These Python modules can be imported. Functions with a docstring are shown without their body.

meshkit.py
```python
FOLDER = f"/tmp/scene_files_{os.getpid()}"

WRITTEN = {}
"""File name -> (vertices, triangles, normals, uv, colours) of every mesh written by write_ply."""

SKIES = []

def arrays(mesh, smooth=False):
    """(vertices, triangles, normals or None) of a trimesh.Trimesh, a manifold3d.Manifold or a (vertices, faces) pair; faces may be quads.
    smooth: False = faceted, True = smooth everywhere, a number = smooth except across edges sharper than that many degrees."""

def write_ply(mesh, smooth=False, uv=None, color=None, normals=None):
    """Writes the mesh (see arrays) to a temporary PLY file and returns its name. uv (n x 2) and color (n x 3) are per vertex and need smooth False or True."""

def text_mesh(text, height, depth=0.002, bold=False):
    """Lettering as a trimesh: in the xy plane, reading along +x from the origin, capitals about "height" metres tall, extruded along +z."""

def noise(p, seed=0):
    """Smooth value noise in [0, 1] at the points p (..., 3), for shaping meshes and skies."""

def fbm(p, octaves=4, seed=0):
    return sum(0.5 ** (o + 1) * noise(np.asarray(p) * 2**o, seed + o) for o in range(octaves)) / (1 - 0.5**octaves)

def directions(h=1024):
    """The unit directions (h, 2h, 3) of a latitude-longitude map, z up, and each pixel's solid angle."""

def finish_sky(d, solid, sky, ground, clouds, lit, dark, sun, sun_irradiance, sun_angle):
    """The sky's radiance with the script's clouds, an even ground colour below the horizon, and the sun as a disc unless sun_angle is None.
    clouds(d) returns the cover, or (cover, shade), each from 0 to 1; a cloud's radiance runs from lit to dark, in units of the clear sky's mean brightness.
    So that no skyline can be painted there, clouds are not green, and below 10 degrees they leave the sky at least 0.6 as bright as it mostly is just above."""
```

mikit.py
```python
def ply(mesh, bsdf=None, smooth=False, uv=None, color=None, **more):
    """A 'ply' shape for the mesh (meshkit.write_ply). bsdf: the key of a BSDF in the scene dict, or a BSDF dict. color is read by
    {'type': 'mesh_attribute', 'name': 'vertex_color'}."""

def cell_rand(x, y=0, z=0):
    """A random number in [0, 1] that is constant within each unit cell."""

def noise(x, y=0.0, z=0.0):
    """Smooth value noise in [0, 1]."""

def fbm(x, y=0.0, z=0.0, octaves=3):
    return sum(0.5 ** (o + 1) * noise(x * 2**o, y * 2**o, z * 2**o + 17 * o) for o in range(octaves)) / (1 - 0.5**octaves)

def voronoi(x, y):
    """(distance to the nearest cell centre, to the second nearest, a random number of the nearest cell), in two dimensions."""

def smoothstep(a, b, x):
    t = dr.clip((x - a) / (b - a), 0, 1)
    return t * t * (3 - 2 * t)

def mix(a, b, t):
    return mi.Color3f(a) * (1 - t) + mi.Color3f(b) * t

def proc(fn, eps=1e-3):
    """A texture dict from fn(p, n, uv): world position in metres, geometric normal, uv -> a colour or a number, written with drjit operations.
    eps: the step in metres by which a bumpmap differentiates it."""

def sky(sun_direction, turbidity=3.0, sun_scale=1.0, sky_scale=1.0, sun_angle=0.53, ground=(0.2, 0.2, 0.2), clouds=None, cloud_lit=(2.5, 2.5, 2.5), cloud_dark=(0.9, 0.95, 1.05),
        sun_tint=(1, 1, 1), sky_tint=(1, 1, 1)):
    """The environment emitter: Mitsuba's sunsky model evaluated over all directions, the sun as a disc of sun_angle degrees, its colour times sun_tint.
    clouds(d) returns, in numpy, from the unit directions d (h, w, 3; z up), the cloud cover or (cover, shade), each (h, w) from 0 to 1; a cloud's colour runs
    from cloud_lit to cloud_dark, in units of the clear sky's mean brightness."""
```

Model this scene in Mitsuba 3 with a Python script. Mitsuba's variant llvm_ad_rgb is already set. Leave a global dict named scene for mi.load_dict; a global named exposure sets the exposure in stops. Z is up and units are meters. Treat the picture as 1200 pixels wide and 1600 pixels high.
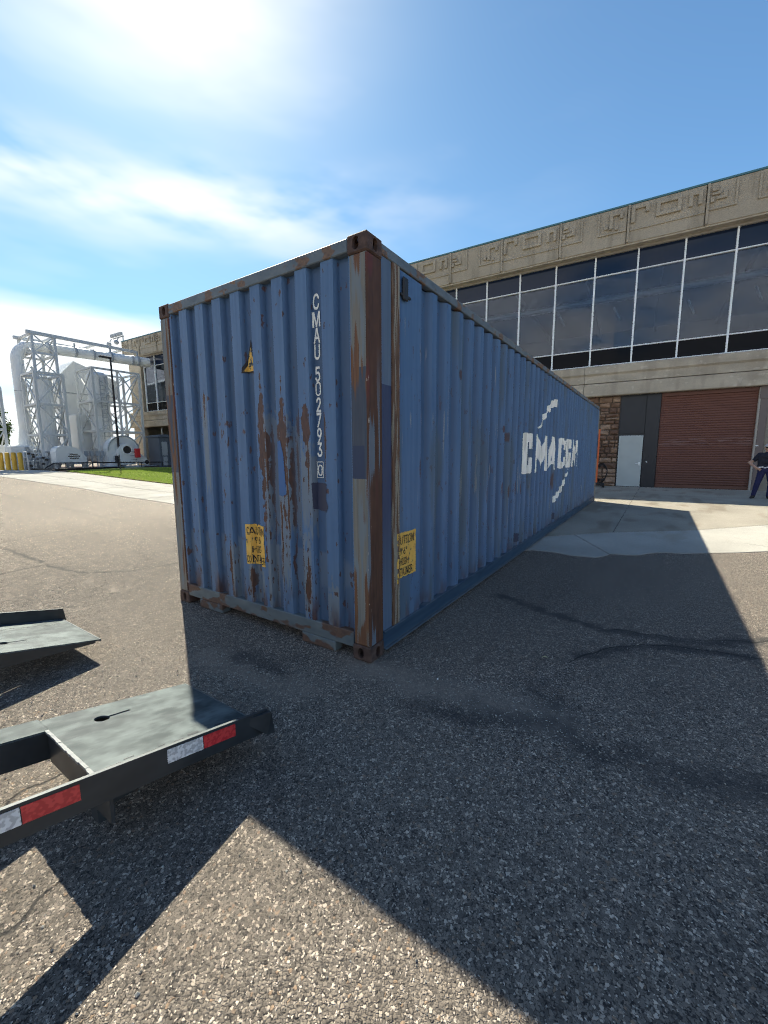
import math, random
import numpy as np, trimesh, shapely, manifold3d as m3
import drjit as dr
import mitsuba as mi
import mikit, meshkit
from mikit import proc, noise, fbm, voronoi, cell_rand, smoothstep, mix
from shapely.geometry import Polygon, LineString, box as sbox
from shapely import affinity

random.seed(7); RNG = np.random.RandomState(11)
T = mi.ScalarTransform4f
scene, labels = {}, {}

# ------------------------------------------------------------------ camera, sky, exposure
YAW, PITCH, ROLL = -0.586312, -0.138768, -0.00504
CAM = np.array([1.6302, -2.2727, 1.4985])
fwd = np.array([math.sin(YAW) * math.cos(PITCH), math.cos(YAW) * math.cos(PITCH), math.sin(PITCH)])
r0 = np.array([math.cos(YAW), -math.sin(YAW), 0.0]); u0 = np.cross(r0, fwd)
rgt = r0 * math.cos(ROLL) + u0 * math.sin(ROLL); upv = np.cross(rgt, fwd)
scene['camera'] = {'type': 'perspective', 'fov': math.degrees(2 * math.atan(600 / 644.96)), 'fov_axis': 'x', 'near_clip': 0.05, 'far_clip': 5000.0,
                   'to_world': T().look_at(origin=CAM.tolist(), target=(CAM + fwd).tolist(), up=upv.tolist())}
SUN = np.array([-2.39, 1.33, 2.896])
def clouds(d):
    el = np.degrees(np.arcsin(np.clip(d[..., 2], -1, 1))); az = np.degrees(np.arctan2(d[..., 0], d[..., 1]))
    # noise in direction space, so that nothing has a seam at any azimuth
    hx, hy = np.sin(np.radians(az)), np.cos(np.radians(az))
    wisp = meshkit.fbm(np.stack([hx * 2.6 + 3.1, hy * 2.6 + 3.1, el * .16], -1), 5, 5)
    fine = meshkit.fbm(np.stack([hx * 9 + el * .06, hy * 9 - el * .05, el * .40 + 4], -1), 5, 9)
    wob = meshkit.noise(np.stack([hx * 4, hy * 4, 0 * az], -1), 3) - .5
    band = np.clip((az + 170) / 40, 0, 1) * np.clip((-22 - az) / 26, 0, 1) * np.exp(-((el - 27.0 - 0.05 * (az + 50) - 3.0 * wob) / 3.4) ** 2)
    cir = band * np.clip((wisp * .45 + fine * .55 - .36) * 3.4, 0, 1)
    thin = np.clip((wisp - .50) * 1.2, 0, .3) * np.clip((50 - el) / 20, 0, 1) * np.clip((-az - 5) / 40, 0, 1) * np.clip((az + 160) / 30, 0, 1)
    low = np.clip((16.0 - el + 8 * (wisp - .5)) / 3, 0, 1) * np.clip((wisp * .6 + fine * .4 - .26) * 5, 0, 1) * np.clip((-az - 28) / 25, 0, 1)
    back = -hy * .8 + hx * .3      # a broken bank of cloud also stands in the south and east (the windows mirror it)
    bank = np.clip((30 - el + 14 * (wisp - .5)) / 10, 0, 1) * np.clip((wisp * .6 + fine * .4 - .36) * 5, 0, 1) * np.clip(back * 2.2, 0, 1)
    glow_veil = 1.05 * np.exp(-((az + 58) / 17) ** 2 - ((el - 45.5) / 9.5) ** 2) * (.6 + .8 * wisp)  # soft cover painted round the sun, standing in for its glow
    cov = 1 - (1 - .75 * cir) * (1 - thin * .7) * (1 - .85 * low) * (1 - np.clip(glow_veil, 0, .95)) * (1 - .8 * bank)
    cov = np.clip(cov, 0, 1)
    return cov, np.clip((fine - .45) * .6, 0, .25)
scene['sky'] = mikit.sky(SUN.tolist(), turbidity=2.4, sun_scale=1.08, sky_scale=.72, sky_tint=(.80, 1.01, 1.05), sun_tint=(.87, 1.0, 1.11), clouds=clouds, cloud_lit=(3.1, 3.05, 2.95), cloud_dark=(1.6, 1.65, 1.7), ground=(.16, .155, .15))
exposure = 2.85

# ------------------------------------------------------------------ helpers
def box(x0, x1, y0, y1, z0, z1, ch=0.0):
    if ch <= 0:
        m = trimesh.creation.box(extents=[x1 - x0, y1 - y0, z1 - z0]); m.apply_translation([(x0 + x1) / 2, (y0 + y1) / 2, (z0 + z1) / 2]); return m
    c = min(ch, .45 * min(abs(x1 - x0), abs(y1 - y0), abs(z1 - z0))); P = []
    for x, sx in ((x0, 1), (x1, -1)):
        for y, sy in ((y0, 1), (y1, -1)):
            for z, sz in ((z0, 1), (z1, -1)):
                P += [(x + sx * c, y + sy * c, z), (x + sx * c, y, z + sz * c), (x, y + sy * c, z + sz * c)]
    return trimesh.convex.convex_hull(np.array(P))
def tube(p, q, r, n=10, r2=None):
    p, q = np.array(p, float), np.array(q, float); d = q - p; L = np.linalg.norm(d); d /= L
    a = np.cross(d, [0, 0, 1] if abs(d[2]) < .9 else [1, 0, 0]); a /= np.linalg.norm(a); b = np.cross(d, a)
    t = np.arange(n) / n * 2 * np.pi; ring = np.cos(t)[:, None] * a + np.sin(t)[:, None] * b
    v = np.vstack([p + r * ring, q + (r if r2 is None else r2) * ring, [p], [q]]); i = np.arange(n); j = (i + 1) % n
    f = np.vstack([np.c_[i, i + n, j], np.c_[j, i + n, j + n], np.c_[i, j, i * 0 + 2 * n], np.c_[j + n, i + n, i * 0 + 2 * n + 1]])
    m = trimesh.Trimesh(v, f, process=False); 
    if m.volume < 0: m.invert()
    return m
def sweep(pts, r, n=16):
    pts = np.array(pts, float); t = np.gradient(pts, axis=0); t /= np.linalg.norm(t, axis=1, keepdims=True)
    a = np.cross(t[0], [0, 0, 1] if abs(t[0][2]) < .9 else [1, 0, 0]); R = np.broadcast_to(r, (len(pts),)); V = []
    for k in range(len(pts)):
        a = a - t[k] * (a @ t[k]); a /= np.linalg.norm(a); b = np.cross(t[k], a); th = np.arange(n) / n * 2 * np.pi
        V.append(pts[k] + R[k] * (np.cos(th)[:, None] * a + np.sin(th)[:, None] * b))
    v = np.vstack(V + [pts[:1], pts[-1:]]); F = []; i = np.arange(n); j = (i + 1) % n
    for k in range(len(pts) - 1): F += [np.c_[k * n + i, k * n + j, (k + 1) * n + i], np.c_[k * n + j, (k + 1) * n + j, (k + 1) * n + i]]
    e = len(pts) * n; F += [np.c_[j, i, i * 0 + e], np.c_[e - n + i, e - n + j, i * 0 + e + 1]]
    m = trimesh.Trimesh(v, np.vstack(F), process=False)
    if m.volume < 0: m.invert()
    return m
def beam(p, q, w, h=None):
    """a square section member from p to q"""
    h = h or w; p, q = np.array(p, float), np.array(q, float); d = q - p; d /= np.linalg.norm(d)
    a = np.cross(d, [0, 0, 1] if abs(d[2]) < .95 else [1, 0, 0]); a /= np.linalg.norm(a); b = np.cross(a, d)
    v = [c + sa * a * w / 2 + sb * b * h / 2 for c in (p, q) for sa in (-1, 1) for sb in (-1, 1)]
    return trimesh.convex.convex_hull(np.array(v))
def cat(*ms):
    out = []
    for m in ms: out += list(m) if isinstance(m, (list, tuple)) else [m]
    return trimesh.util.concatenate(out)
def mani(m): return m3.Manifold(m3.Mesh(np.asarray(m.vertices, np.float32), np.asarray(m.faces, np.uint32)))
def unmani(M): a = M.to_mesh(); return trimesh.Trimesh(a.vert_properties[:, :3], a.tri_verts, process=False)
def extrude(poly, h): return trimesh.util.concatenate([trimesh.creation.extrude_polygon(g, h, engine='earcut') for g in getattr(poly, 'geoms', [poly]) if g.geom_type == 'Polygon' and g.area > 1e-9])
def moved(m, M):
    m = m.copy(); m.apply_transform(M); return m
def key_of(base):
    if base not in scene and not any(k.startswith(base + '__') for k in scene) and base not in labels: return base
    n = 1
    while f'{base}_{n:03d}' in labels or f'{base}_{n:03d}' in scene or any(k.startswith(f'{base}_{n:03d}__') for k in scene): n += 1
    return f'{base}_{n:03d}'
COUNT = {}
def part(parent, name, mesh, mat, smooth=False, label=None, kind=None, uv=None):
    base = parent + '__' + name; n = COUNT.get(base, 0); COUNT[base] = n + 1
    k = base if n == 0 else f'{base}_{n:03d}'
    scene[k] = mikit.ply(mesh, mat, smooth)
    d = {}
    if label: d['label'] = label
    if kind: d['kind'] = kind
    if d: labels[k] = d
    return k
def thing(name, label, category, group=None):
    k = key_of(name); labels[k] = {'label': label, 'category': category}
    if group: labels[k]['group'] = group
    return k
def solo(name, mesh, mat, label, category, smooth=False, group=None):
    k = thing(name, label, category, group); scene[k] = mikit.ply(mesh, mat, smooth); return k
def struct(name, mesh, mat, label, smooth=False, kind='structure'):
    scene[name] = mikit.ply(mesh, mat, smooth); labels[name] = {'label': label, 'kind': kind}; return name
def smst(a, b, x):
    t = np.clip((np.asarray(x, float) - a) / (b - a), 0, 1); return t * t * (3 - 2 * t)
def terrain(x): return .55 * smst(-14, -32, x)
def text_poly(text, h, sx=1.0, bold=False):
    m = meshkit.text_mesh(text, h, .002, bold); up = m.face_normals[:, 2] > .9
    p = shapely.union_all([Polygon(t[:, :2]).buffer(1e-5) for t in m.triangles[up]])
    return affinity.scale(p, sx, 1, origin=(0, 0))

# ------------------------------------------------------------------ materials
def mat(name, d): scene[name] = d; return name
def pr(color, rough=.6, metal=0.0, spec=.5, **k):
    c = color if isinstance(color, dict) else {'type': 'rgb', 'value': list(color)}
    r = rough if isinstance(rough, dict) else float(rough)
    return {'type': 'principled', 'base_color': c, 'roughness': r, 'metallic': float(metal), 'specular': float(spec), **k}
def two(d): return {'type': 'twosided', 'bsdf': d}
def bump(tex, d, scale=1.0): return {'type': 'bumpmap', 'tex': tex, 'scale': float(scale), 'bsdf': d}

def segd(x, y, pts):
    best = None
    for (ax, ay), (bx, by) in zip(pts[:-1], pts[1:]):
        dx, dy = bx - ax, by - ay; L = dx * dx + dy * dy
        t = dr.clip(((x - ax) * dx + (y - ay) * dy) / L, 0, 1)
        d = dr.square(x - ax - t * dx) + dr.square(y - ay - t * dy)
        best = d if best is None else dr.minimum(best, d)
    return dr.sqrt(best)
CRACKS = [[(-19.2, 2.7), (-13.2, 2.5), (-9.0, 2.25), (-8.0, 2.9)], [(-7.6, -.6), (-8.03, .35), (-8.46, 1.27), (-8.7, 2.1)], [(-5.2, -1.3), (-5.4, -.22), (-4.5, -.13), (-4.05, .23), (-3.9, .9)],
          [(-7.2, -.2), (-5.6, -.19)], [(-.1, -2.3), (-.02, -2.0), (-.04, -1.84)], [(-.62, -1.95), (-.64, -1.66)], [(1.2, .8), (1.33, 1.12), (1.6, 1.4), (2.02, 1.58), (2.3, 1.6), (3.4, 1.9)], [(1.4, 1.62), (2.0, 1.75), (2.5, 2.05), (4, 2.4)]]
RIDGES = [[(.3, 1.95), (.8, 1.73), (1.37, 1.57), (2.03, 1.7), (2.46, 2.06), (4, 2.8)], [(1.25, .95), (1.6, 1.38), (2.02, 1.55), (2.3, 1.6)]]
DARKS = [[(.52, -.24), (.62, -.22), (.78, -.2)], [(.85, -.12), (1.25, .02), (1.45, -.1), (1.78, -.1), (2.12, .06), (2.7, .3)], [(1.05, .35), (1.25, .05)], [(-.9, -.42), (-.5, -.35)]]
def asphalt_masks(p):
    j = noise(p.x * 9, p.y * 9) - .5; j2 = noise(p.x * 23 + 7, p.y * 23) - .5
    x, y = p.x + .06 * j + .02 * j2, p.y + .06 * (noise(p.x * 8 + 31, p.y * 8) - .5) + .02 * j2
    crack = mi.Float(0)
    for c in CRACKS: crack = dr.maximum(crack, 1 - smoothstep(.004, .016 if c[0][0] > -2 else .05, segd(x, y, c) + .006 * noise(p.x * 5, p.y * 5)))
    ridge = mi.Float(0)
    for c in RIDGES: ridge = dr.maximum(ridge, 1 - smoothstep(.02, .15, segd(x, y, c) + .06 * noise(p.x * 14, p.y * 14)))
    for c in DARKS: ridge = dr.maximum(ridge, .85 * (1 - smoothstep(.02, .24, segd(x, y, c) + .22 * (fbm(p.x * 9, p.y * 9) - .25))))
    dust = 1 - smoothstep(.05, .26, segd(x, y, [(-.05, -.02), (.44, -.06), (.84, .02), (1.25, .02)]) + .16 * (fbm(p.x * 6, p.y * 6) - .35))
    dust = dr.maximum(dust, .75 * (1 - smoothstep(.02, .22, segd(x, y, [(-1.1, -.55), (-.55, -.62), (-.2, -.5)]) + .16 * (fbm(p.x * 7, p.y * 7) - .35))))
    dust = dr.maximum(dust, .7 * (1 - smoothstep(.02, .12, segd(x, y, [(-4.16, -.23), (-3.24, -.2)]) + .1 * noise(p.x * 8, p.y * 8))))
    return crack, ridge, dust
def asphalt_color(p, n, uv):
    q = noise(p.x * 210, p.y * 210); q2 = noise(p.x * 190 + 9, p.y * 190 + 4)
    wx, wy = p.x + .006 * q, p.y + .006 * q2
    f1, f2, r = voronoi(wx * 96, wy * 96)
    g1, g2, s = voronoi(p.x * 215 + 5, p.y * 215)
    edge = smoothstep(.02, .26, f2 - f1)
    stone = mix((.062, .058, .052), (.245, .23, .20), r * (.55 + .45 * noise(p.x * 330, p.y * 330)) + .12)
    stone = dr.select(r > .88, mi.Color3f(.30, .285, .25) + .8 * (r - .88) * mi.Color3f(1.6, 1.5, 1.3), stone)
    stone = dr.select((r > .50) & (r < .54), mi.Color3f(.21, .165, .12), stone)
    small = mix((.026, .025, .024), (.27, .255, .225), s * s * (.5 + .5 * q)); small = dr.select(s > .93, mi.Color3f(.42, .40, .36), small)
    near = fbm(p.x * 1.4, p.y * 1.4)
    show = smoothstep(.30, .5, cell_rand(r * 4096.0, r * 911.0) * .7 + near * .45)
    c = mix(small, stone, edge * show)
    big = fbm(p.x * .35 + 3, p.y * .35)
    c = c * (.76 + .45 * big) * mi.Color3f(1.12, .985, .905) * (.76 + .48 * noise(p.x * 42, p.y * 42))
    grain = smoothstep(-1.0, -3.5, p.x)
    c = c * mix((1, 1, 1), mi.Color3f(.45 + .75 * noise(p.x * 27, p.y * 27) + .5 * smoothstep(.6, .9, noise(p.x * 38 + 5, p.y * 38)) + .25 * noise(p.x * 9, p.y * 9)), grain * .9)
    crack, ridge, dust = asphalt_masks(p)
    # near the container the surface is darker and less worn, towards the yard on the left it is bleached
    bleach = smoothstep(-1, -9, p.x)
    c = mix(c, c * mi.Color3f(1.0, .95, .88) * (.5 + .85 * noise(p.x * 23, p.y * 23) + .65 * smoothstep(.7, .85, noise(p.x * 22 + 4, p.y * 22))) + mi.Color3f(.004, .003, .002), bleach)
    c = mix(c, mi.Color3f(.215, .172, .135) * (.62 + .3 * noise(p.x * 60, p.y * 60) + .3 * noise(p.x * 170, p.y * 170)), dust * (.55 + .5 * noise(p.x * 90, p.y * 90)))
    c = mix(c, mi.Color3f(.028, .027, .027) + c * .12, ridge * .9)
    return mix(c, mi.Color3f(.012, .012, .012), crack * .85)
def asphalt_bump(p, n, uv):
    wx, wy = p.x + .006 * noise(p.x * 210, p.y * 210), p.y + .006 * noise(p.x * 190 + 9, p.y * 190 + 4)
    f1, f2, r = voronoi(wx * 96, wy * 96)
    crack, ridge, dust = asphalt_masks(p)
    far = smoothstep(14, 5, dr.sqrt(dr.square(p.x - 1.6) + dr.square(p.y + 2.3)))
    h = (smoothstep(.0, .4, f2 - f1) * .0030 * (.4 + r) + .0016 * noise(p.x * 260, p.y * 260)) * (1 - .75 * dust) * (.25 + .75 * far)
    return h + .012 * fbm(p.x * 3, p.y * 3) - .004 * crack + .004 * ridge * noise(p.x * 30, p.y * 30)
mat('m_asphalt', bump(proc(asphalt_bump, .0015), pr(proc(asphalt_color), .78, spec=.35)))
def concrete_fn(base, warm):
    def f(p, n, uv):
        a = fbm(p.x * 1.3, p.y * 1.3, p.z * 1.3); b = noise(p.x * 40, p.y * 40, p.z * 40); s = noise(p.x * 130, p.y * 130, p.z * 130)
        st = smoothstep(.55, .8, fbm(p.x * 2.6 + 9, p.y * .9, p.z))
        c = mi.Color3f(*base) * (.72 + .4 * a + .12 * (b - .5) + .14 * (s - .5))
        return mix(c, c * mi.Color3f(*warm), st)
    return f
mat('m_concrete', bump(proc(lambda p, n, uv: .0015 * noise(p.x * 60, p.y * 60) + .0007 * noise(p.x * 170, p.y * 170)), pr(proc(concrete_fn((.27, .24, .195), (.78, .74, .70))), .85, spec=.3)))
mat('m_concrete_pale', pr(proc(concrete_fn((.34, .32, .28), (.85, .82, .78))), .85, spec=.3))
def precast_color(p, n, uv):
    r = noise(p.x * 70, p.y * 70, p.z * 70); q = noise(p.x * 28, p.y * 28, p.z * 28)
    a = fbm(p.x * .7, p.y * .7, p.z * 1.6); streak = smoothstep(.5, .8, fbm(p.x * 4, 3.0, p.z * .5))
    return mix((.26, .225, .17), (.52, .455, .355), r * .4 + .25 * q + .35 * a) * (1 - .2 * streak)
mat('m_precast', bump(proc(lambda p, n, uv: .002 * noise(p.x * 60, p.y * 60, p.z * 60)), pr(proc(precast_color), .9, spec=.2)))
def band_color(p, n, uv):
    a = fbm(p.x * 1.1, p.y * 1.1, p.z * 3); s = noise(p.x * 60, p.y * 60, p.z * 60); st = smoothstep(.5, .75, fbm(p.x * 3.5, 5.0, p.z * .6))
    ch = smoothstep(.78, .84, noise(p.x * 7, p.y * 7, p.z * 9))
    return mix(mi.Color3f(.47, .41, .32) * (.7 + .45 * a + .2 * (s - .5)), mi.Color3f(.31, .26, .20), st * .5) + ch * .08
mat('m_band', pr(proc(band_color), .85, spec=.25))
def container_color(p, n, uv):
    # streaks run down the sheets
    u = p.x * 1.0 + p.y * 1.0
    end = smoothstep(.12, .02, p.y); side = 1 - end
    st = fbm(p.x * 34, p.y * 34, p.z * 1.1); st2 = fbm(p.x * 110, p.y * 110, p.z * 2.3)
    blot = fbm(p.x * 2.1, p.y * 2.1, p.z * 2.1)
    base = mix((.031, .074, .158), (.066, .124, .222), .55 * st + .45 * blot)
    face = dr.maximum(smoothstep(.05, .022, p.y), .95 * smoothstep(-.05, -.014, p.x) * smoothstep(.3, .5, p.y))  # outward ribs tinted paler, standing in for the extra light they catch
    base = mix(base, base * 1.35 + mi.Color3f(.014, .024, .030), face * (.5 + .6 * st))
    # scrapes: thin pale vertical scratches and greenish run marks on the long side
    scr = smoothstep(.74, .80, fbm(p.y * 55, 3.0, p.z * 1.7)) * smoothstep(.45, .6, fbm(p.y * 2.3, 8.0, p.z * 1.9)) * side
    base = mix(base, (.25, .27, .27), scr * .7)
    run = smoothstep(.55, .72, fbm(p.y * 7.3 + 2, 5.0, p.z * .7)) * side
    base = mix(base, (.075, .10, .105), run * .5)
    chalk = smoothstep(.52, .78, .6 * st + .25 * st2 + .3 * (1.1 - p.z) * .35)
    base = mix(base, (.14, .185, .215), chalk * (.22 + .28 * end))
    low = smoothstep(1.0, .15, p.z + .5 * (st - .5))
    base = mix(base, (.115, .14, .145), low * .5 * blot)
    # worn grey primer and rust around the old scrapes on the end wall
    rust = mi.Float(0); prime = mi.Float(0)
    wv = .022 * (fbm(p.x * 9, 1.0, p.z * 3.2) - .5) + .014 * (fbm(p.x * 30, 4.0, p.z * 11) - .5)
    rag = fbm(p.x * 75, p.y * 40, p.z * 9) - .5; rag2 = fbm(p.x * 24, 7.0, p.z * 26) - .5
    for cx, z0, zm, z1, w in ENDRUST:
        up = smoothstep(z1, zm, p.z); dn = smoothstep(z0, zm, p.z)
        width = w * dr.maximum(dr.select(p.z > zm, up, .25 + .75 * dn * dn), .02) * (p.z < z1) * (p.z > z0)
        rust = dr.maximum(rust, smoothstep(-.12, .10, width / w - dr.abs(p.x - cx + wv) / w + 1.3 * rag + .9 * rag2 - .12) * (p.z < z1) * (p.z > z0) * end)
    for x0, x1, z0, z1 in ENDPRIME:
        mx = smoothstep(x0 - .012, x0 + .004, p.x) * smoothstep(x1 + .012, x1 - .004, p.x)
        mz = smoothstep(z1 + .18, z1 - .18, p.z + .5 * rag + .3 * rag2) * smoothstep(z0 - .25, z0 + .25, p.z + .6 * rag)
        prime = dr.maximum(prime, smoothstep(.25, .6, mx * mz * (.75 + .9 * (fbm(p.x * 50, 2.0, p.z * 2.5) - .3))) * end)
    chips = fbm(p.x * 42, p.y * 42, p.z * 13); zone = fbm(p.x * 5 + 3, p.y * 5, p.z * 2.0)
    rust = dr.maximum(rust, smoothstep(.70, .76, chips + .22 * (zone - .5) + .05 * low) * (.9 * end + .4 * side))
    foot = smoothstep(.52, .2, p.z + .28 * (fbm(p.x * 17, p.y * 17, 1.0) - .3)) * smoothstep(.42, .62, fbm(p.x * 15, p.y * 15, p.z * 4))
    rust = dr.maximum(rust, foot * end * .95)
    rust = dr.maximum(rust, .5 * foot * side * smoothstep(.4, .2, p.z))
    for cy, cz, w, h in SIDERUST:
        d = dr.sqrt(dr.square((p.y - cy) / w) + dr.square((p.z - cz) / h)) + .9 * (fbm(p.y * 20, p.z * 9, 2.0) - .5)
        rust = dr.maximum(rust, .8 * (1 - smoothstep(.55, 1.0, d)) * side)
    c = mix(base, (.20, .21, .19), prime * .5)
    rc = mix((.026, .010, .006), (.115, .042, .019), fbm(p.x * 60, p.y * 60, p.z * 22))
    return mix(c, rc, dr.minimum(rust, 1) * .93)
ENDRUST = [(-1.075, .60, 1.62, 2.35, .046), (-1.03, .8, 1.6, 1.85, .012), (-.80, .4, 1.2, 1.6, .012), (-.72, .9, 1.5, 1.7, .012), (-.57, 1.0, 1.5, 1.7, .010), (-1.00, .35, 1.5, 1.95, .02), (-.835, .70, 1.68, 2.10, .05), (-.765, .30, 1.3, 1.8, .018), (-.685, 1.45, 1.72, 1.9, .04), (-.585, 1.40, 1.74, 2.0, .045), (-.60, .22, .45, .8, .03), (-1.16, 1.2, 1.7, 1.95, .014), (-.40, 1.3, 1.6, 1.85, .016), (-.93, .22, .5, .8, .025), (-1.56, .22, .5, .85, .018), (-.88, .3, .9, 1.3, .012), (-1.83, 1.75, 2.02, 2.08, .02), (-.66, .25, .7, 1.25, .010), (-1.28, .25, .4, .6, .03)]
ENDPRIME = [(-1.06, -.90, .85, 1.80), (-.90, -.80, .5, 1.62), (-.81, -.66, .9, 1.68), (-.64, -.52, .95, 1.55), (-.66, -.57, .25, .85), (-1.32, -1.12, .25, .55), (-1.86, -1.80, 1.2, 1.95), (-.42, -.30, .2, .5), (-1.06, -.98, .2, .8), (-1.56, -1.49, .22, .7)]
SIDERUST = [(2.42, 1.0, .07, .14), (2.94, 1.03, .07, .1), (3.21, 1.0, .07, .1), (3.5, 1.02, .08, .13), (3.77, 1.0, .07, .12), (2.42, 1.96, .05, .08), (2.9, 1.8, .08, .05), (1.55, 2.25, .05, .06), (.75, 1.4, .03, .12), (3.1, 1.72, .07, .07), (1.6, .6, .04, .12), (5.9, 1.0, .1, .2)]
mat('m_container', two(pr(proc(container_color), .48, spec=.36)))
def rail_color(p, n, uv):
    st = fbm(p.x * 12, p.y * 12, p.z * 14); c = mix((.075, .105, .13), (.15, .175, .19), st)
    edge = smoothstep(2.84, 2.9, p.z)
    r = smoothstep(.56, .64, fbm(p.x * 9 + 4, p.y * 9, p.z * 12) + .06 * edge)
    rc = mix((.06, .03, .02), (.24, .13, .06), fbm(p.x * 50, p.y * 50, p.z * 50))
    return mix(c, rc, r * .85)
mat('m_rail', two(pr(proc(rail_color), .6, spec=.4)))
def lowrail_color(p, n, uv):
    st = fbm(p.x * 9, p.y * 4, p.z * 30); c = mix((.016, .040, .078), (.040, .078, .118), st)
    top = smoothstep(.172, .19, p.z + .012 * (fbm(p.y * 9, p.x * 9) - .5)); bot = smoothstep(.062, .045, p.z)
    return mix(c, mi.Color3f(.20, .21, .20) * (.6 + .5 * st), dr.maximum(top * .75, bot * .4))
mat('m_lowrail', two(pr(proc(lowrail_color), .55, spec=.4)))
def sill_color(p, n, uv):
    st = fbm(p.x * 10, p.y * 10, p.z * 16); c = mix((.075, .10, .115), (.155, .175, .175), st)
    r = smoothstep(.50, .6, fbm(p.x * 7, p.y * 7, p.z * 11 + 3)); rc = mix((.05, .028, .02), (.16, .075, .04), fbm(p.x * 50, p.y * 50, p.z * 50))
    return mix(c, rc, r * .85)
mat('m_sill', two(pr(proc(sill_color), .65, spec=.35)))
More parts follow.
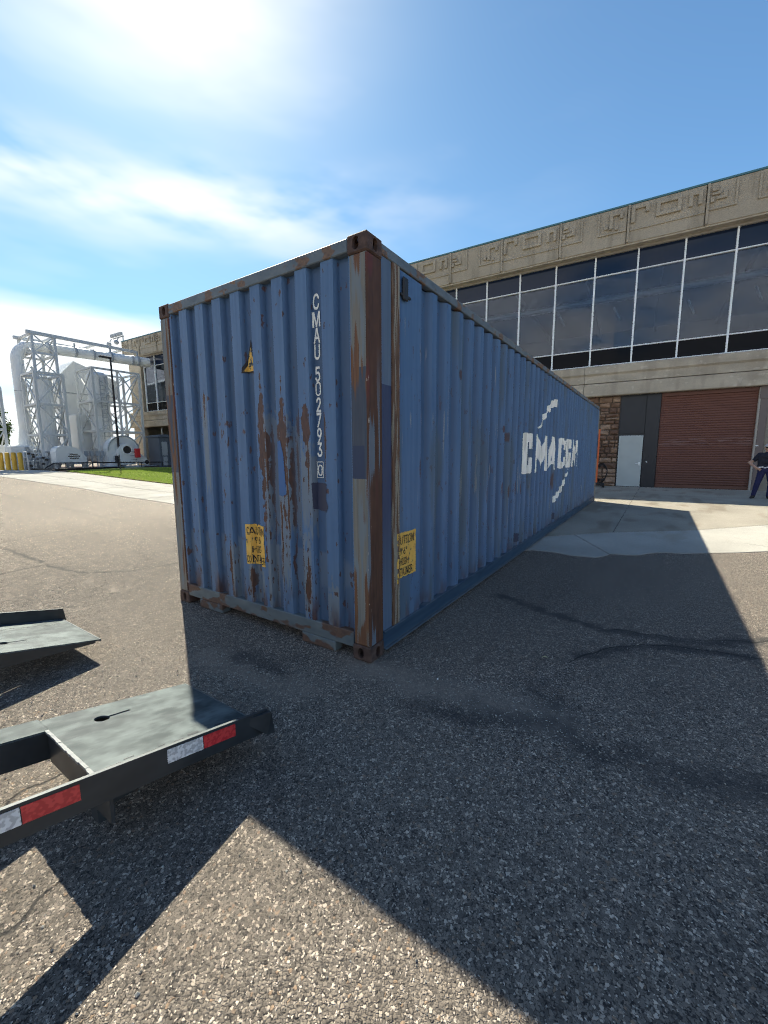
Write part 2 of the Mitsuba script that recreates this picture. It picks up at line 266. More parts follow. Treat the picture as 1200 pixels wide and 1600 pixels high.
def post_color(p, n, uv):
    sidef = smoothstep(.5, .7, n.x) * smoothstep(1.2, .4, p.y)
    sidef = dr.maximum(sidef, smoothstep(-.016, -.006, p.x) * smoothstep(1.2, .4, p.y))
    st = fbm(p.x * 60, p.y * 60, p.z * 1.6); st2 = fbm(p.x * 150, p.y * 150, p.z * 5)
    tan = mix((.105, .105, .095), (.24, .22, .185), st)
    tan = mix(tan, (.15, .19, .22), smoothstep(.45, .65, fbm(p.x * 45 + 9, p.y * 45, p.z * 3)) * .7)
    patch = smoothstep(2.075, 2.07, p.z) * smoothstep(1.33, 1.335, p.z)
    navy = mix((.028, .040, .072), (.065, .08, .105), st2)
    tan = mix(tan, navy, patch * .9)
    deep = smoothstep(1.56, 1.555, p.z) * smoothstep(1.33, 1.335, p.z) * smoothstep(-.142, -.138, p.x) * smoothstep(-.035, -.04, p.x)
    tan = mix(tan, (.035, .05, .095), deep * .9)
    tan = mix(tan, mix((.09, .04, .025), (.2, .10, .05), st2), smoothstep(.56, .66, fbm(p.x * 30, p.y * 30, p.z * 2.4 + 5) + .10 * smoothstep(.6, .1, p.z)))
    rust = mix((.032, .017, .013), (.135, .062, .036), .55 * st + .45 * fbm(p.x * 40, p.y * 40, p.z * 12))
    rust = mix(rust, (.12, .03, .03), smoothstep(.5, .7, noise(p.y * 20, p.z * 2.5)) * smoothstep(.9, 1.6, p.z) * .6)
    rust = mix(rust, (.14, .19, .24), smoothstep(.60, .68, fbm(p.y * 30 + 2, p.x * 10, p.z * 1.3)) * .7 * smoothstep(2.3, 1.6, p.z))
    flake = smoothstep(.70, .76, fbm(p.x * 70, p.y * 70, p.z * 18)) * smoothstep(.035, .01, p.y)
    rust = mix(rust, (.42, .36, .30), flake)
    return mix(tan, rust, sidef)
mat('m_post', bump(proc(lambda p, n, uv: .0012 * fbm(p.x * 60, p.y * 60, p.z * 14), .002), two(pr(proc(post_color), .68, spec=.35))))
def bar_color(p, n, uv):
    st = fbm(p.x * 80, p.y * 80, p.z * 2.0); c = mix((.17, .155, .12), (.30, .27, .21), st)
    r = smoothstep(.42, .56, fbm(p.x * 40, p.y * 50, p.z * 3 + 2) + .12 * smoothstep(.33, .31, p.y))
    return mix(c, mix((.06, .03, .02), (.17, .085, .045), fbm(p.x * 50, p.y * 50, p.z * 16)), r * .9)
mat('m_rustbar', two(pr(proc(bar_color), .7, spec=.3)))
def casting_color(p, n, uv):
    a = fbm(p.x * 30, p.y * 30, p.z * 30); return mix((.035, .022, .018), (.125, .078, .062), a)
mat('m_casting', bump(proc(lambda p, n, uv: .0015 * fbm(p.x * 70, p.y * 70, p.z * 70), .002), pr(proc(casting_color), .75, spec=.3)))
mat('m_grit', pr(proc(lambda p, n, uv: mix((.10, .095, .085), (.42, .40, .35), cell_rand(p.x * 130, p.y * 130))), .85))
mat('m_dryleaf', two(pr((.46, .40, .20), .7))); mat('m_scrap', two(pr((.75, .75, .73), .7)))
mat('m_dark', pr((.012, .012, .013), .8))
mat('m_black', pr((.015, .015, .017), .55))
mat('m_white_print', two(pr((.80, .78, .72), .6)))
def logo_color(p, n, uv):
    a = fbm(p.y * 20, p.z * 3, 1.0); return mix((.66, .63, .55), (.88, .84, .75), smoothstep(.3, .55, a))
mat('m_logo', two(pr(proc(logo_color), .6)))
def sticker_color(p, n, uv):
    a = fbm(p.x * 20 + p.y * 20, p.z * 20); w = smoothstep(.70, .74, fbm(p.x * 45 + p.y * 45, p.z * 30, 2.0))
    return mix(mix((.62, .33, .045), (.74, .46, .10), a), (.09, .09, .08), w)
mat('m_sticker', two(pr(proc(sticker_color), .55)))
mat('m_print_black', two(pr((.02, .018, .02), .6)))
mat('m_blue_patch', two(pr((.030, .105, .27), .5)))
mat('m_navy_patch', two(pr((.028, .035, .07), .5)))
mat('m_stripblue', two(pr(proc(lambda p, n, uv: mix(mix((.065, .10, .165), (.11, .155, .21), fbm(p.x * 60, p.y * 60, p.z * 1.5)), mix((.022, .035, .09), (.04, .055, .11), fbm(p.x * 60, p.y * 60, p.z * 3)), smoothstep(1.985, 1.98, p.z) * smoothstep(.3, 1.2, p.z))), .55)))
# building
mat('m_mullion', pr((.80, .82, .82), .4, metal=.1))
mat('m_flash', pr((.06, .17, .21), .45))
mat('m_spandrel', pr((.010, .020, .046), .04, spec=.3))
mat('m_spandrel_low', pr((.003, .004, .007), .06, spec=.1))
mat('m_glass', {'type': 'thindielectric', 'specular_reflectance': {'type': 'rgb', 'value': [.70, .78, .92]}, 'int_ior': 1.58, 'specular_transmittance': {'type': 'rgb', 'value': [.24, .33, .41]}})
mat('m_interior', pr((.055, .062, .07), .9))
mat('m_duct', pr((.55, .56, .57), .45, metal=.5))
mat('m_doorgrey', pr(proc(lambda p, n, uv: mi.Color3f(.42, .46, .45) * (.92 + .16 * fbm(p.x * 3, p.y * 3, p.z * 3))), .5))
mat('m_panelblack', pr((.012, .014, .020), .42, spec=.5))
def roller_color(p, n, uv):
    a = fbm(p.x * 2.5, p.y, p.z * 8); d = smoothstep(.25, .0, dr.abs(p.z - 1.95)) * smoothstep(.5, .62, fbm(p.x * 3.3, 1.0, p.z * 20))
    dirt = smoothstep(1.4, .1, p.z + .6 * (a - .5))
    return mix(mix((.125, .050, .036), (.175, .074, .051), a), (.12, .055, .038), dirt * .6) + d * .06
mat('m_roller', pr(proc(roller_color), .5, spec=.4))
mat('m_jamb', pr((.16, .125, .115), .55))
mat('m_jamb_lip', pr((.36, .33, .29), .5))
for i, c in enumerate([(.22, .135, .092), (.30, .195, .135), (.17, .105, .075), (.36, .25, .18)]):
    mat(f'm_stone{i}', pr(proc((lambda c, o: lambda p, n, uv: mi.Color3f(*c) * (.45 + 1.0 * fbm(p.x * 9 + o, p.y * 9, p.z * 12)))(c, i * 5.3)), .9, spec=.2))
mat('m_mortar', pr((.085, .062, .045), .95))
# trailer
def plate_color(p, n, uv):
    a = fbm(p.x * 9, p.y * 6); b = fbm(p.x * 28, p.y * 16, 3.0); s = noise(p.x * 120, p.y * 20)
    c = mix((.030, .043, .047), (.125, .150, .150), smoothstep(.25, .75, .6 * a + .4 * b))
    dark = smoothstep(.56, .74, fbm(p.x * 12 + 4, p.y * 7)); c = mix(c, (.035, .044, .05), dark * .6)
    return c * (.92 + .16 * s)
mat('m_plate', bump(proc(lambda p, n, uv: .002 * fbm(p.x * 8, p.y * 8) + .0004 * noise(p.x * 90, p.y * 60)), pr(proc(plate_color), .62, spec=.25)))
mat('m_trailerblack', pr(proc(lambda p, n, uv: mix((.014, .017, .02), (.035, .042, .047), fbm(p.x * 10, p.y * 10, p.z * 10))), .42, spec=.5))
mat('m_edge', pr((.085, .10, .105), .5))
mat('m_weld', pr((.17, .18, .18), .55))
def tape(c0, c1):
    return lambda p, n, uv: mix(c0, c1, smoothstep(.35, .65, noise((p.y + p.z) * 90, (p.y - p.z) * 90)))
mat('m_tapered', pr(proc(tape((.42, .025, .03), (.55, .05, .05))), .35, spec=.6))
mat('m_tapewhite', pr(proc(tape((.42, .43, .44), (.66, .67, .68))), .35, spec=.6))
mat('m_tyre', pr((.02, .02, .02), .85))
# yard
mat('m_yardwhite', pr(proc(lambda p, n, uv: mi.Color3f(.66, .68, .68) * (.84 + .28 * fbm(p.x * 1.1, p.y * 1.1, p.z * .7))), .5, spec=.4))
mat('m_yardsteel', pr((.50, .52, .525), .5, metal=.1))
mat('m_yardgrey', pr((.30, .33, .36), .55))
mat('m_shed', pr((.075, .095, .125), .6))
mat('m_yellow', pr(proc(lambda p, n, uv: mix((.52, .30, .03), (.66, .42, .06), fbm(p.x * 6, p.y * 6, p.z * 4))), .55))
mat('m_red', pr((.50, .02, .025), .45))
mat('m_orange', pr((.62, .12, .035), .5))
mat('m_gravel', pr(proc(lambda p, n, uv: mix((.07, .05, .045), (.24, .18, .16), voronoi(p.x * 14, p.y * 14)[2])), .95))
mat('m_lawn', pr(proc(lambda p, n, uv: mix(mix((.12, .15, .035), (.20, .235, .06), fbm(p.x * 3, p.y * 3)), (.27, .21, .10), smoothstep(.55, .72, fbm(p.x * .8 + 3, p.y * .8)) * .7)), .95, spec=.1))
mat('m_blade', two({'type': 'principledthin', 'base_color': {'type': 'rgb', 'value': [.27, .36, .075]}, 'roughness': .6, 'diff_trans': .7}) if False else {'type': 'principledthin', 'base_color': {'type': 'rgb', 'value': [.27, .36, .075]}, 'roughness': .6, 'diff_trans': .7})
mat('m_leaf', {'type': 'principledthin', 'base_color': {'type': 'rgb', 'value': [.05, .085, .025]}, 'roughness': .6, 'diff_trans': .6})
mat('m_bark', pr((.10, .075, .055), .9))
# person
mat('m_skin', pr((.42, .25, .18), .55)); mat('m_shirt', pr((.012, .014, .026), .85)); mat('m_trousers', pr((.018, .020, .075), .85))
mat('m_boot', pr((.02, .018, .017), .6)); mat('m_cap', pr((.40, .40, .40), .8)); mat('m_belt', pr((.62, .62, .64), .5)); mat('m_hair', pr((.05, .035, .025), .8))

# ------------------------------------------------------------------ ground
def sheet(xs, ys, dz=0.0):
    X, Y = np.meshgrid(xs, ys, indexing='ij'); v = np.c_[X.ravel(), Y.ravel(), (terrain(X) + dz).ravel()]; ny = len(ys); F = []
    i, j = np.meshgrid(np.arange(len(xs) - 1), np.arange(ny - 1), indexing='ij'); a = (i * ny + j).ravel()
    return trimesh.Trimesh(v, np.vstack([np.c_[a, a + ny, a + ny + 1], np.c_[a, a + ny + 1, a + 1]]), process=False)
xs = np.r_[-900, -300, -100, np.arange(-40, -13, 1.0), np.arange(-13, 12.1, 2.5), 30, 100, 300, 900]
struct('asphalt_lot', sheet(xs, np.r_[-900, -200, -60, -20, -8, -3, 0, 4, 10, 20, 40, 100, 300, 900]), 'm_asphalt', 'weathered asphalt lot with exposed aggregate, cracks and a dusty smear')
def ribbon(lo, hi, dz, nu=28, skirt=.06):
    """a slab that follows the terrain between two polylines of equal length"""
    def res(P):
        P = np.array(P, float); t = np.r_[0, np.cumsum(np.linalg.norm(np.diff(P, axis=0), axis=1))]; t /= t[-1]; k = np.linspace(0, 1, nu); return np.c_[np.interp(k, t, P[:, 0]), np.interp(k, t, P[:, 1])]
    A, B = res(lo), res(hi); P = np.vstack([A, B]); v = np.c_[P, terrain(P[:, 0]) + dz]; w = v - [0, 0, skirt]; V = np.vstack([v, w]); n = nu; F = []
    for k in range(n - 1):
        F += [[k, k + 1, n + k + 1], [k, n + k + 1, n + k], [2 * n + k, k, k + 1], [2 * n + k, k + 1, 2 * n + k + 1], [n + k, 3 * n + k, n + k + 1], [3 * n + k, 3 * n + k + 1, n + k + 1]]
    F += [[0, n, 3 * n], [0, 3 * n, 2 * n], [n - 1, 3 * n - 1, 4 * n - 1], [n - 1, 4 * n - 1, 2 * n - 1]]
    m = trimesh.Trimesh(V, np.array(F), process=False); 
    if m.face_normals[0][2] < 0: m.invert()
    return m
# walkway slabs to the yard (two strips with a joint between)
LO = [(-44, 4.3), (-26.9, 4.6), (-19.0, 5.35), (-11.0, 4.75), (-3.2, 3.2)]; HI = [(-44, 8.1), (-29.2, 8.1), (-22.1, 8.55), (-14, 9.0), (-3.2, 8.2)]
def lerp2(t): return [tuple(np.array(a) * (1 - t) + np.array(b) * t) for a, b in zip(LO, HI)]
labels['walkway'] = {'label': 'pale concrete walkway strip between the asphalt and the grass', 'kind': 'structure'}
for a, b in ((0, .48), (.49, 1)):
    A, B = lerp2(a), lerp2(b)
    A = np.array(A); B = np.array(B)
    fr = np.linspace(0, 1, 9)
    def at(P, f):
        t = np.r_[0, np.cumsum(np.linalg.norm(np.diff(P, axis=0), axis=1))]; t /= t[-1]; return np.array([np.interp(f, t, P[:, 0]), np.interp(f, t, P[:, 1])])
    for f0, f1 in zip(fr[:-1], fr[1:]):
        g = np.linspace(f0 + .0006, f1 - .0006, 5)
        part('walkway', 'slab', ribbon([at(A, x) for x in g], [at(B, x) for x in g], .012, 6), 'm_concrete_pale')
struct('lawn', ribbon([(-29.5, 8.4), (-22.1, 8.7), (-14, 9.15), (-5, 8.6)], [(-33.2, 13.6), (-30, 16.6), (-20, 17.2), (-5, 17.8)], .035, 30, .12), 'm_lawn', 'strip of lawn in front of the white plant')
struct('gravel_bed', ribbon([(-44, 8.12), (-33, 8.12), (-30.2, 8.3)], [(-44, 17.0), (-36, 17.2), (-33.4, 14.0)], .03, 12, .1), 'm_gravel', 'bed of dark reddish gravel under the white plant')
def blades(n):
    r = np.random.RandomState(5); t = r.rand(n); u = r.rand(n) ** 1.2
    x0 = -29.4 + 22 * t; y0 = np.interp(x0, [-29.5, -22.1, -14, -5], [8.45, 8.75, 9.2, 8.65]); y1 = np.interp(x0, [-33.2, -30, -20, -5], [13.6, 16.6, 17.2, 17.8]); y = y0 + (y1 - y0) * u * .95
    z = terrain(x0) + .03; a = r.rand(n) * 6.28; h = .035 + .05 * r.rand(n); w = .006 + .012 * r.rand(n); le = r.randn(n, 2) * .02
    v = np.empty((n, 3, 3)); v[:, 0] = np.c_[x0 - w * np.cos(a), y - w * np.sin(a), z]; v[:, 1] = np.c_[x0 + w * np.cos(a), y + w * np.sin(a), z]; v[:, 2] = np.c_[x0 + le[:, 0], y + le[:, 1], z + h]
    return trimesh.Trimesh(v.reshape(-1, 3), np.arange(3 * n).reshape(-1, 3), process=False)
struct('grass', blades(60000), 'm_blade', 'short green grass blades on the lawn strip', kind='stuff'); labels['grass']['category'] = 'grass'

# loose grit on the asphalt near the container, a leaf and two scraps
def grit(n):
    r = np.random.RandomState(17); cen = np.array([(.4, 0, .5), (1.2, 0, .4), (-.6, -.55, .35), (1.6, -.1, .7), (.9, -.9, 1.2), (2.0, 1.2, .8), (-3.6, -.2, .6), (-1.2, -1.6, .9)]); k = r.randint(0, len(cen), n)
    P = cen[k, :2] + r.randn(n, 2) * cen[k, 2:] * .7; P = P[(P[:, 0] < 2.6) & (P[:, 1] > -2.1)]; V, F = [], []
    base = np.array([(1, 0, 0), (-1, 0, 0), (0, 1, 0), (0, -1, 0), (0, 0, 1), (0, 0, -1)], float); fc = np.array([(0, 2, 4), (2, 1, 4), (1, 3, 4), (3, 0, 4), (2, 0, 5), (1, 2, 5), (3, 1, 5), (0, 3, 5)])
    for x, y in P:
        sz = .0025 + .004 * r.rand() ** 2; a = r.rand() * 6.28; R = np.array([[math.cos(a), -math.sin(a), 0], [math.sin(a), math.cos(a), 0], [0, 0, 1]])
        V.append((base * sz * r.uniform(.6, 1.4, 3) * (1, 1, .8) + r.randn(6, 3) * sz * .12) @ R.T + [x, y, sz * .4 + .001]); F.append(fc + 6 * len(F))
    return trimesh.Trimesh(np.vstack(V), np.vstack(F), process=False)
struct('loose_grit', grit(5200), 'm_grit', 'loose grit scattered on the asphalt round the container corner and trailer', kind='stuff'); labels['loose_grit']['category'] = 'grit'
def leafm(x, y, l, w, a):
    t = np.linspace(0, 1, 7); ww = w * np.sin(np.pi * t) ** .8 + .0004; z = .006 + .010 * np.sin(np.pi * t); V = []
    for k in range(7):
        for sg, dz in ((-1, .006), (0, 0), (1, .005)): V.append(((t[k] - .5) * l, sg * ww[k], z[k] + dz * ww[k] / w))
    V = np.array(V); c, s_ = math.cos(a), math.sin(a); V[:, :2] = V[:, :2] @ np.array([[c, s_], [-s_, c]]); V += [x, y, 0]; F = []
    for k in range(6):
        for q in (0, 1): o = 3 * k + q; F += [[o, o + 3, o + 4], [o, o + 4, o + 1]]
    return trimesh.Trimesh(V, F, process=False)
solo('dry_leaf', leafm(1.03, .76, .05, .009, .3), 'm_dryleaf', 'small pale dry leaf on the shaded asphalt right of the container corner', 'leaf', True)
solo('paper_scrap', leafm(.505, .06, .018, .006, 1.1), 'm_scrap', 'tiny white scrap on the dusty smear before the container corner', 'scrap', True)

# concrete apron before the roller door and the pale gutter band
BT = [(-2.3, 3.15), (.083, 5.59), (.904, 6.5), (2.288, 7.65), (3.61, 9.2), (8, 13.4), (14, 18.4)]
BB = [(-2.3, 1.8), (-.6, 3.55), (.055, 4.25), (.35, 4.28), (.62, 4.2), (.954, 4.25), (1.06, 4.45), (1.124, 4.63), (1.3, 4.66), (1.487, 4.77), (1.6, 4.98), (1.803, 5.16), (2.0, 5.2), (2.283, 5.42), (2.7, 5.72), (3.1, 6.08), (5, 7.6), (14, 15.6)]
labels['concrete_apron'] = {'label': 'concrete apron of large slabs before the roller door', 'kind': 'structure'}
apron = Polygon(BT + [(14, 19.9), (-9, 18.9), (-9, 13.2), (-2.3, 12.0)])
for x0, x1 in ((-9, -3.0), (-2.985, .975), (.992, 5.2), (5.215, 9.4), (9.415, 14)):
    for y0, y1 in ((-5, 12.9), (12.915, 25)):
        if x0 > .9 or y0 > 0 or x1 < 1:
            pass
        g = apron.buffer(-.006).intersection(sbox(x0, y0, x1, y1))
        if g.area > .05:
            m = extrude(g, .06); m.apply_translation([0, 0, -.052]); part('concrete_apron', 'slab', m, 'm_concrete')
labels['gutter_band'] = {'label': 'pale concrete gutter band with a ragged asphalt edge', 'kind': 'structure'}
gut = Polygon(BT + BB[::-1]).buffer(-.006)
cuts = [LineString([(-.1 + k * 2.3 - 1.3, 5.0 + k * 2.0 + .9), (.8 + k * 2.3 - .9, 3.2 + k * 2.0)]) for k in ()]
cutl = shapely.union_all([LineString([(.30, 6.15), (1.25, 4.3)]).buffer(.008), LineString([(3.3, 9.4), (4.6, 6.5)]).buffer(.008), LineString([(-2.6, 3.2), (-1.4, 1.6)]).buffer(.008), LineString([(2.9, 6.62), (3.15, 6.5), (4.2, 7.3)]).buffer(.008), LineString([(6.4, 12.4), (7.8, 9.6)]).buffer(.008)])
for g in gut.difference(cutl).geoms:
    if g.area > .02:
        m = extrude(g, .06); m.apply_translation([0, 0, -.053]); part('gutter_band', 'slab', m, 'm_concrete_pale')

# ------------------------------------------------------------------ shipping container
W, L, H = 2.438, 12.192, 2.896
con = thing('shipping_container', 'long rusty blue shipping container standing on the asphalt lot', 'container')
def corr(u, start, pitch, rib, slope, depth):
    """0 on the outer flat, -depth in the valley"""
    t = np.mod(u - start, pitch); return -depth * (np.interp(t, [0, rib, rib + slope, pitch - slope, pitch], [0, 0, 1, 1, 0]))
def brk(start, pitch, rib, slope, a, b):
    k = np.arange(math.floor((a - start) / pitch) - 1, math.ceil((b - start) / pitch) + 1)
    p = np.concatenate([[start + i * pitch, start + i * pitch + rib, start + i * pitch + rib + slope, start + (i + 1) * pitch - slope] for i in k]); p = p[(p > a + 1e-6) & (p < b - 1e-6)]; return np.unique(np.r_[a, p, b])
E_ = dict(start=-.407 - .246 * 12, pitch=.2463, rib=.111, slope=.02)
def wave(u, z, s): return .008 * (meshkit.noise(np.stack([u * 1.7, z * 1.3, 0 * u + s], -1), 4) - .5) * 2 * np.sin(np.pi * np.clip((z - .2) / 2.5, 0, 1)) ** .5
def end_depth(x, z=None): return corr(x, E_['start'], E_['pitch'], E_['rib'], E_['slope'], .044) - .014 + (0 if z is None else wave(x, z, 1.0) * .5)
S_ = dict(start=.385, pitch=.2745, rib=.082, slope=.052)
def side_depth(y, z=None):
    c = corr(y, S_['start'], S_['pitch'], S_['rib'], S_['slope'], .047); c = np.where(np.asarray(y) < .665, -.012 * smst(.40, .41, y) * 0, c)
    return c - .010 + (0 if z is None else wave(y, z, 2.0))
EB = brk(E_['start'], E_['pitch'], E_['rib'], E_['slope'], -2.29, -.15)
SB = brk(S_['start'], S_['pitch'], S_['rib'], S_['slope'], .40, 12.01); SB = SB[(SB < .401) | (SB > .66)]; SB = np.unique(np.r_[.40, .655, SB])
def panel(us, zs, fn, place):
    U, Z = np.meshgrid(us, zs, indexing='ij'); D = fn(U, Z); P = place(U, D, Z).reshape(-1, 3); nz = len(zs); i, j = np.meshgrid(np.arange(len(us) - 1), np.arange(nz - 1), indexing='ij'); a = (i * nz + j).ravel()
    return trimesh.Trimesh(P, np.vstack([np.c_[a, a + nz, a + nz + 1], np.c_[a, a + nz + 1, a + 1]]), process=False)
pe = lambda u, d, z: np.stack([u, -d, z], -1)      # end wall faces -y
ps = lambda u, d, z: np.stack([d, u, z], -1)       # side wall faces +x
def unsmooth(m): return m
zs = np.linspace(.17, 2.80, 26)
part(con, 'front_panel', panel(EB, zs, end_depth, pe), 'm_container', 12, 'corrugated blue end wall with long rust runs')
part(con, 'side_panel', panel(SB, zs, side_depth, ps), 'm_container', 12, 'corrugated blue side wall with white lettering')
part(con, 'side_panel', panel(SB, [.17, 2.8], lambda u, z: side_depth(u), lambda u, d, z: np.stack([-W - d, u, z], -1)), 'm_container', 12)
part(con, 'roof_panel', panel(np.linspace(.1, 12.1, 80), [-W + .06, -.06], lambda u, z: .012 * np.sin(u * 30), lambda u, d, z: np.stack([z, u, 2.868 + d], -1)), 'm_container', 20)
for k in range(2): part(con, 'door', box(-W + .17 + k * 1.055, -W + .17 + k * 1.055 + 1.04, 12.12, 12.17, .2, 2.76, .008), 'm_container')
for k in range(4): part(con, 'lock_rod', tube((-W + .38 + k * .56, 12.2, .1), (-W + .38 + k * .56, 12.2, 2.8), .017), 'm_rail')
part(con, 'floor_panel', box(-W + .05, -.05, .1, 12.1, .135, .165), 'm_dark')
for k in range(30): part(con, 'cross_member', box(-W + .06, -.06, .45 + k * .39, .51 + k * .39, .03, .13), 'm_dark')
# castings with their openings
def stadium(w, h): return Polygon([(-w / 2 + 0 * 1, 0)] + [(0, 0), (0, .001)]) if False else LineString([(0, -(h - w) / 2), (0, (h - w) / 2)]).buffer(w / 2, 12) if h > w else LineString([(-(w - h) / 2, 0), ((w - h) / 2, 0)]).buffer(h / 2, 12)
def casting(sx, sy, top):
    """local: outer corner at 0, block grows towards +x, +y; z from 0 to .118"""
    a, b, c = .162, .178, .118
    blk = box(0, a, 0, b, 0, c, .009); M = mani(trimesh.Trimesh(blk.vertices, blk.faces)); M -= mani(box(.026, a - .026, .026, b - .026, .024, c - .024))
    e = extrude(stadium(.05, .079), .08); e.apply_transform(trimesh.transformations.rotation_matrix(np.pi / 2, [1, 0, 0])); e.apply_translation([.089, .05, c / 2]); M -= mani(e)
    s = extrude(stadium(.05, .079), .08); s.apply_transform(trimesh.transformations.rotation_matrix(np.pi / 2, [1, 0, 0])); s.apply_transform(trimesh.transformations.rotation_matrix(np.pi / 2, [0, 0, 1])); s.apply_translation([-.03, .095, c / 2]); M -= mani(s)
    t = extrude(stadium(.064, .124), .2); t.apply_translation([.08, .09, -.04 if not top else .06]); M -= mani(t)
    m = unmani(M); m.apply_scale([sx, sy, 1])
    if m.volume < 0: m.invert()
    return m
for cx, sx in ((0, -1), (-W, 1)):
    for cy, sy in ((0, 1), (L, -1)):
        for z in (0, H - .118):
            m = casting(sx, sy, z > 0); m.apply_translation([cx, cy, z]); part(con, 'corner_casting', m, 'm_casting', 25)
        x0, x1 = sorted((cx + sx * .004, cx + sx * .152)); y0, y1 = sorted((cy + sy * .004, cy + sy * .178)); wv = box(x0, x1, y0, y1, .117, H - .117, .012)
        part(con, 'corner_post', wv, 'm_post', 25, 'near corner post, tan on one face and deep rust on the other' if (cx == 0 and cy == 0) else None)
# rails
part(con, 'header', cat(box(-W + .16, -.16, .002, .07, H - .096, H - .012, .006)), 'm_rail', label='weathered grey header rail over the end wall')
part(con, 'top_rail', box(-.062, -.002, .176, L - .176, H - .085, H - .014, .006), 'm_rail')
part(con, 'top_rail', box(-W + .002, -W + .062, .176, L - .176, H - .085, H - .014, .006), 'm_rail')
for x0, x1, sgn in ((-.05, -.004, 1), (-W + .004, -W + .05, -1)):
    lip = cat(box(x0, x1, .176, L - .176, .045, .165, .004), box(x0 - (.0 if sgn > 0 else .012), x1 + (.012 if sgn > 0 else 0), .18, L - .18, .165, .18, .003), box(x0 - (.0 if sgn > 0 else .02), x1 + (.02 if sgn > 0 else 0), .18, L - .18, .035, .046, .003))
    part(con, 'bottom_rail', lip, 'm_lowrail')
part(con, 'end_sill', box(-W + .16, -.16, .006, .09, .085, .205, .006), 'm_sill', label='scuffed grey sill under the end wall')
for a, b in ((-2.086, -1.732), (-.684, -.332)): part(con, 'sill_lug', box(a, b, .002, .1, .006, .0845, .005), 'm_sill')
part(con, 'side_strip', box(-.03, -.012, .179, .302, .18, 2.81), 'm_stripblue', label='flat blue strip beside the corner post, darker in its middle')
part(con, 'rust_bar', box(-.05, .002, .303, .399, .181, 2.809, .004), 'm_rustbar', label='rusty vertical bar at the start of the side wall')
vent = cat(box(-.004, .016, .43, .50, 2.60, 2.76, .012), box(-.004, .010, .405, .545, 2.625, 2.645, .004))
part(con, 'vent', vent, 'm_black', label='small dark vent cover under the top rail')
# paint and stickers that follow the corrugation
def conform(poly, bks, fn, place, eps=.0035):
    out = []
    for a, b in zip(bks[:-1], bks[1:]):
        g = poly.intersection(sbox(a, -1, b, 9))
        for q in getattr(g, 'geoms', [g]):
            if q.geom_type != 'Polygon' or q.area < 1e-8: continue
            e = trimesh.creation.extrude_polygon(q, .001, engine='earcut'); up = e.faces[e.face_normals[:, 2] > .9]
            v = e.vertices; fl = lambda u: np.interp(u, [a, b], [fn(np.array(a + 1e-7), None), fn(np.array(b - 1e-7), None)])
            d = np.array([fl(x) for x in v[:, 0]]) + (fn(v[:, 0], v[:, 1]) - fn(v[:, 0], None)) + eps
            out.append(trimesh.Trimesh(place(v[:, 0], d, v[:, 1]), up, process=False))
    m = trimesh.util.concatenate(out); m.remove_unreferenced_vertices(); return m
def put_text(text, cx, zbase, h, sx, bold=False):
    p = text_poly(text, h, sx, bold); b = p.bounds; return affinity.translate(p, cx - (b[0] + b[2]) / 2, zbase)
zpx = lambda y: 2.624 - .00438 * (y - 453)
num = []
for ch, yt in zip('CMAU5027930', (453, 480, 505, 531, 566, 590, 616, 641, 666, 690, 724)):
    num.append(put_text(ch, -.487, zpx(yt) - .100 if yt != 724 else zpx(yt) - .096, .100 if yt != 724 else .086, .66, True))
def zero(cx, zb, h, w):
    o = LineString([(cx, zb + w / 2), (cx, zb + h - w / 2)]).buffer(w / 2, 10); return o.difference(o.buffer(-.0105))
num[5] = zero(-.487, zpx(590) - .100, .100, .052); num[10] = zero(-.487, zpx(724) - .096, .084, .046)
fr = sbox(-.519, 1.325, -.455, 1.447); num.append(fr.difference(fr.buffer(-.0045)))
part(con, 'registration_number', conform(shapely.union_all(num), EB, end_depth, pe), 'm_white_print', label='white stacked registration number on the end wall')
def caution(u0, u1, z0, z1, lines, bks, fn, place, nm):
    r = np.random.RandomState(len(lines[0])); n = 9
    edge = [(u0 + (u1 - u0) * i / n, z0 + .006 * r.randn() * .6) for i in range(n + 1)] + [(u1 - .004 * abs(r.randn()), z0 + (z1 - z0) * i / n) for i in range(1, n)] + [(u1 - (u1 - u0) * i / n, z1 + .004 * r.randn() * .6) for i in range(n + 1)]
    bg = Polygon(edge); k = part(con, 'caution_sticker', conform(bg, bks, fn, place, .003), 'm_sticker', label=nm)
    tx = []
    for t, uu, zz, h, sx in lines:
        p = text_poly(t, h, sx).buffer(.0004); tx.append(affinity.translate(p, uu - p.bounds[0], zz))
    part(k, 'lettering', conform(shapely.union_all(tx).intersection(bg.buffer(-.004)), bks, fn, place, .0055), 'm_print_black')
caution(-1.338, -1.098, .552, .905, [('CAUTION', -1.318, .815, .066, .52), ("9'6\"", -1.262, .735, .058, .56), ('HIGH', -1.272, .655, .058, .56), ('CONTAINER', -1.330, .568, .064, .44)], EB, end_depth, pe, 'torn yellow height caution sticker low on the end wall')
caution(.405, .668, .53, .892, [('UTION', .412, .80, .066, .74), ("9'6\"", .412, .715, .056, .72), ('HIGH', .41, .632, .058, .66), ('TAINER', .41, .545, .064, .60)], SB, side_depth, ps, 'yellow height caution sticker low on the side wall')
part(con, 'sticker_scrap', cat([box(.0025, .004, .352 + .012 * RNG.rand(), .372 + .02 * RNG.rand(), z, z + .012 + .05 * RNG.rand()) for z in (.5, .545, .62, .68, .73, .80, .845)]), 'm_sticker')
tri = Polygon([(-1.208, 2.425), (-1.292, 2.165), (-1.152, 2.165)])
kt = part(con, 'warning_triangle', conform(tri, EB, end_depth, pe, .003), 'm_print_black', label='black edged yellow warning triangle on the end wall')
part(kt, 'face', conform(tri.buffer(-.014, join_style=2), EB, end_depth, pe, .0045), 'm_sticker')
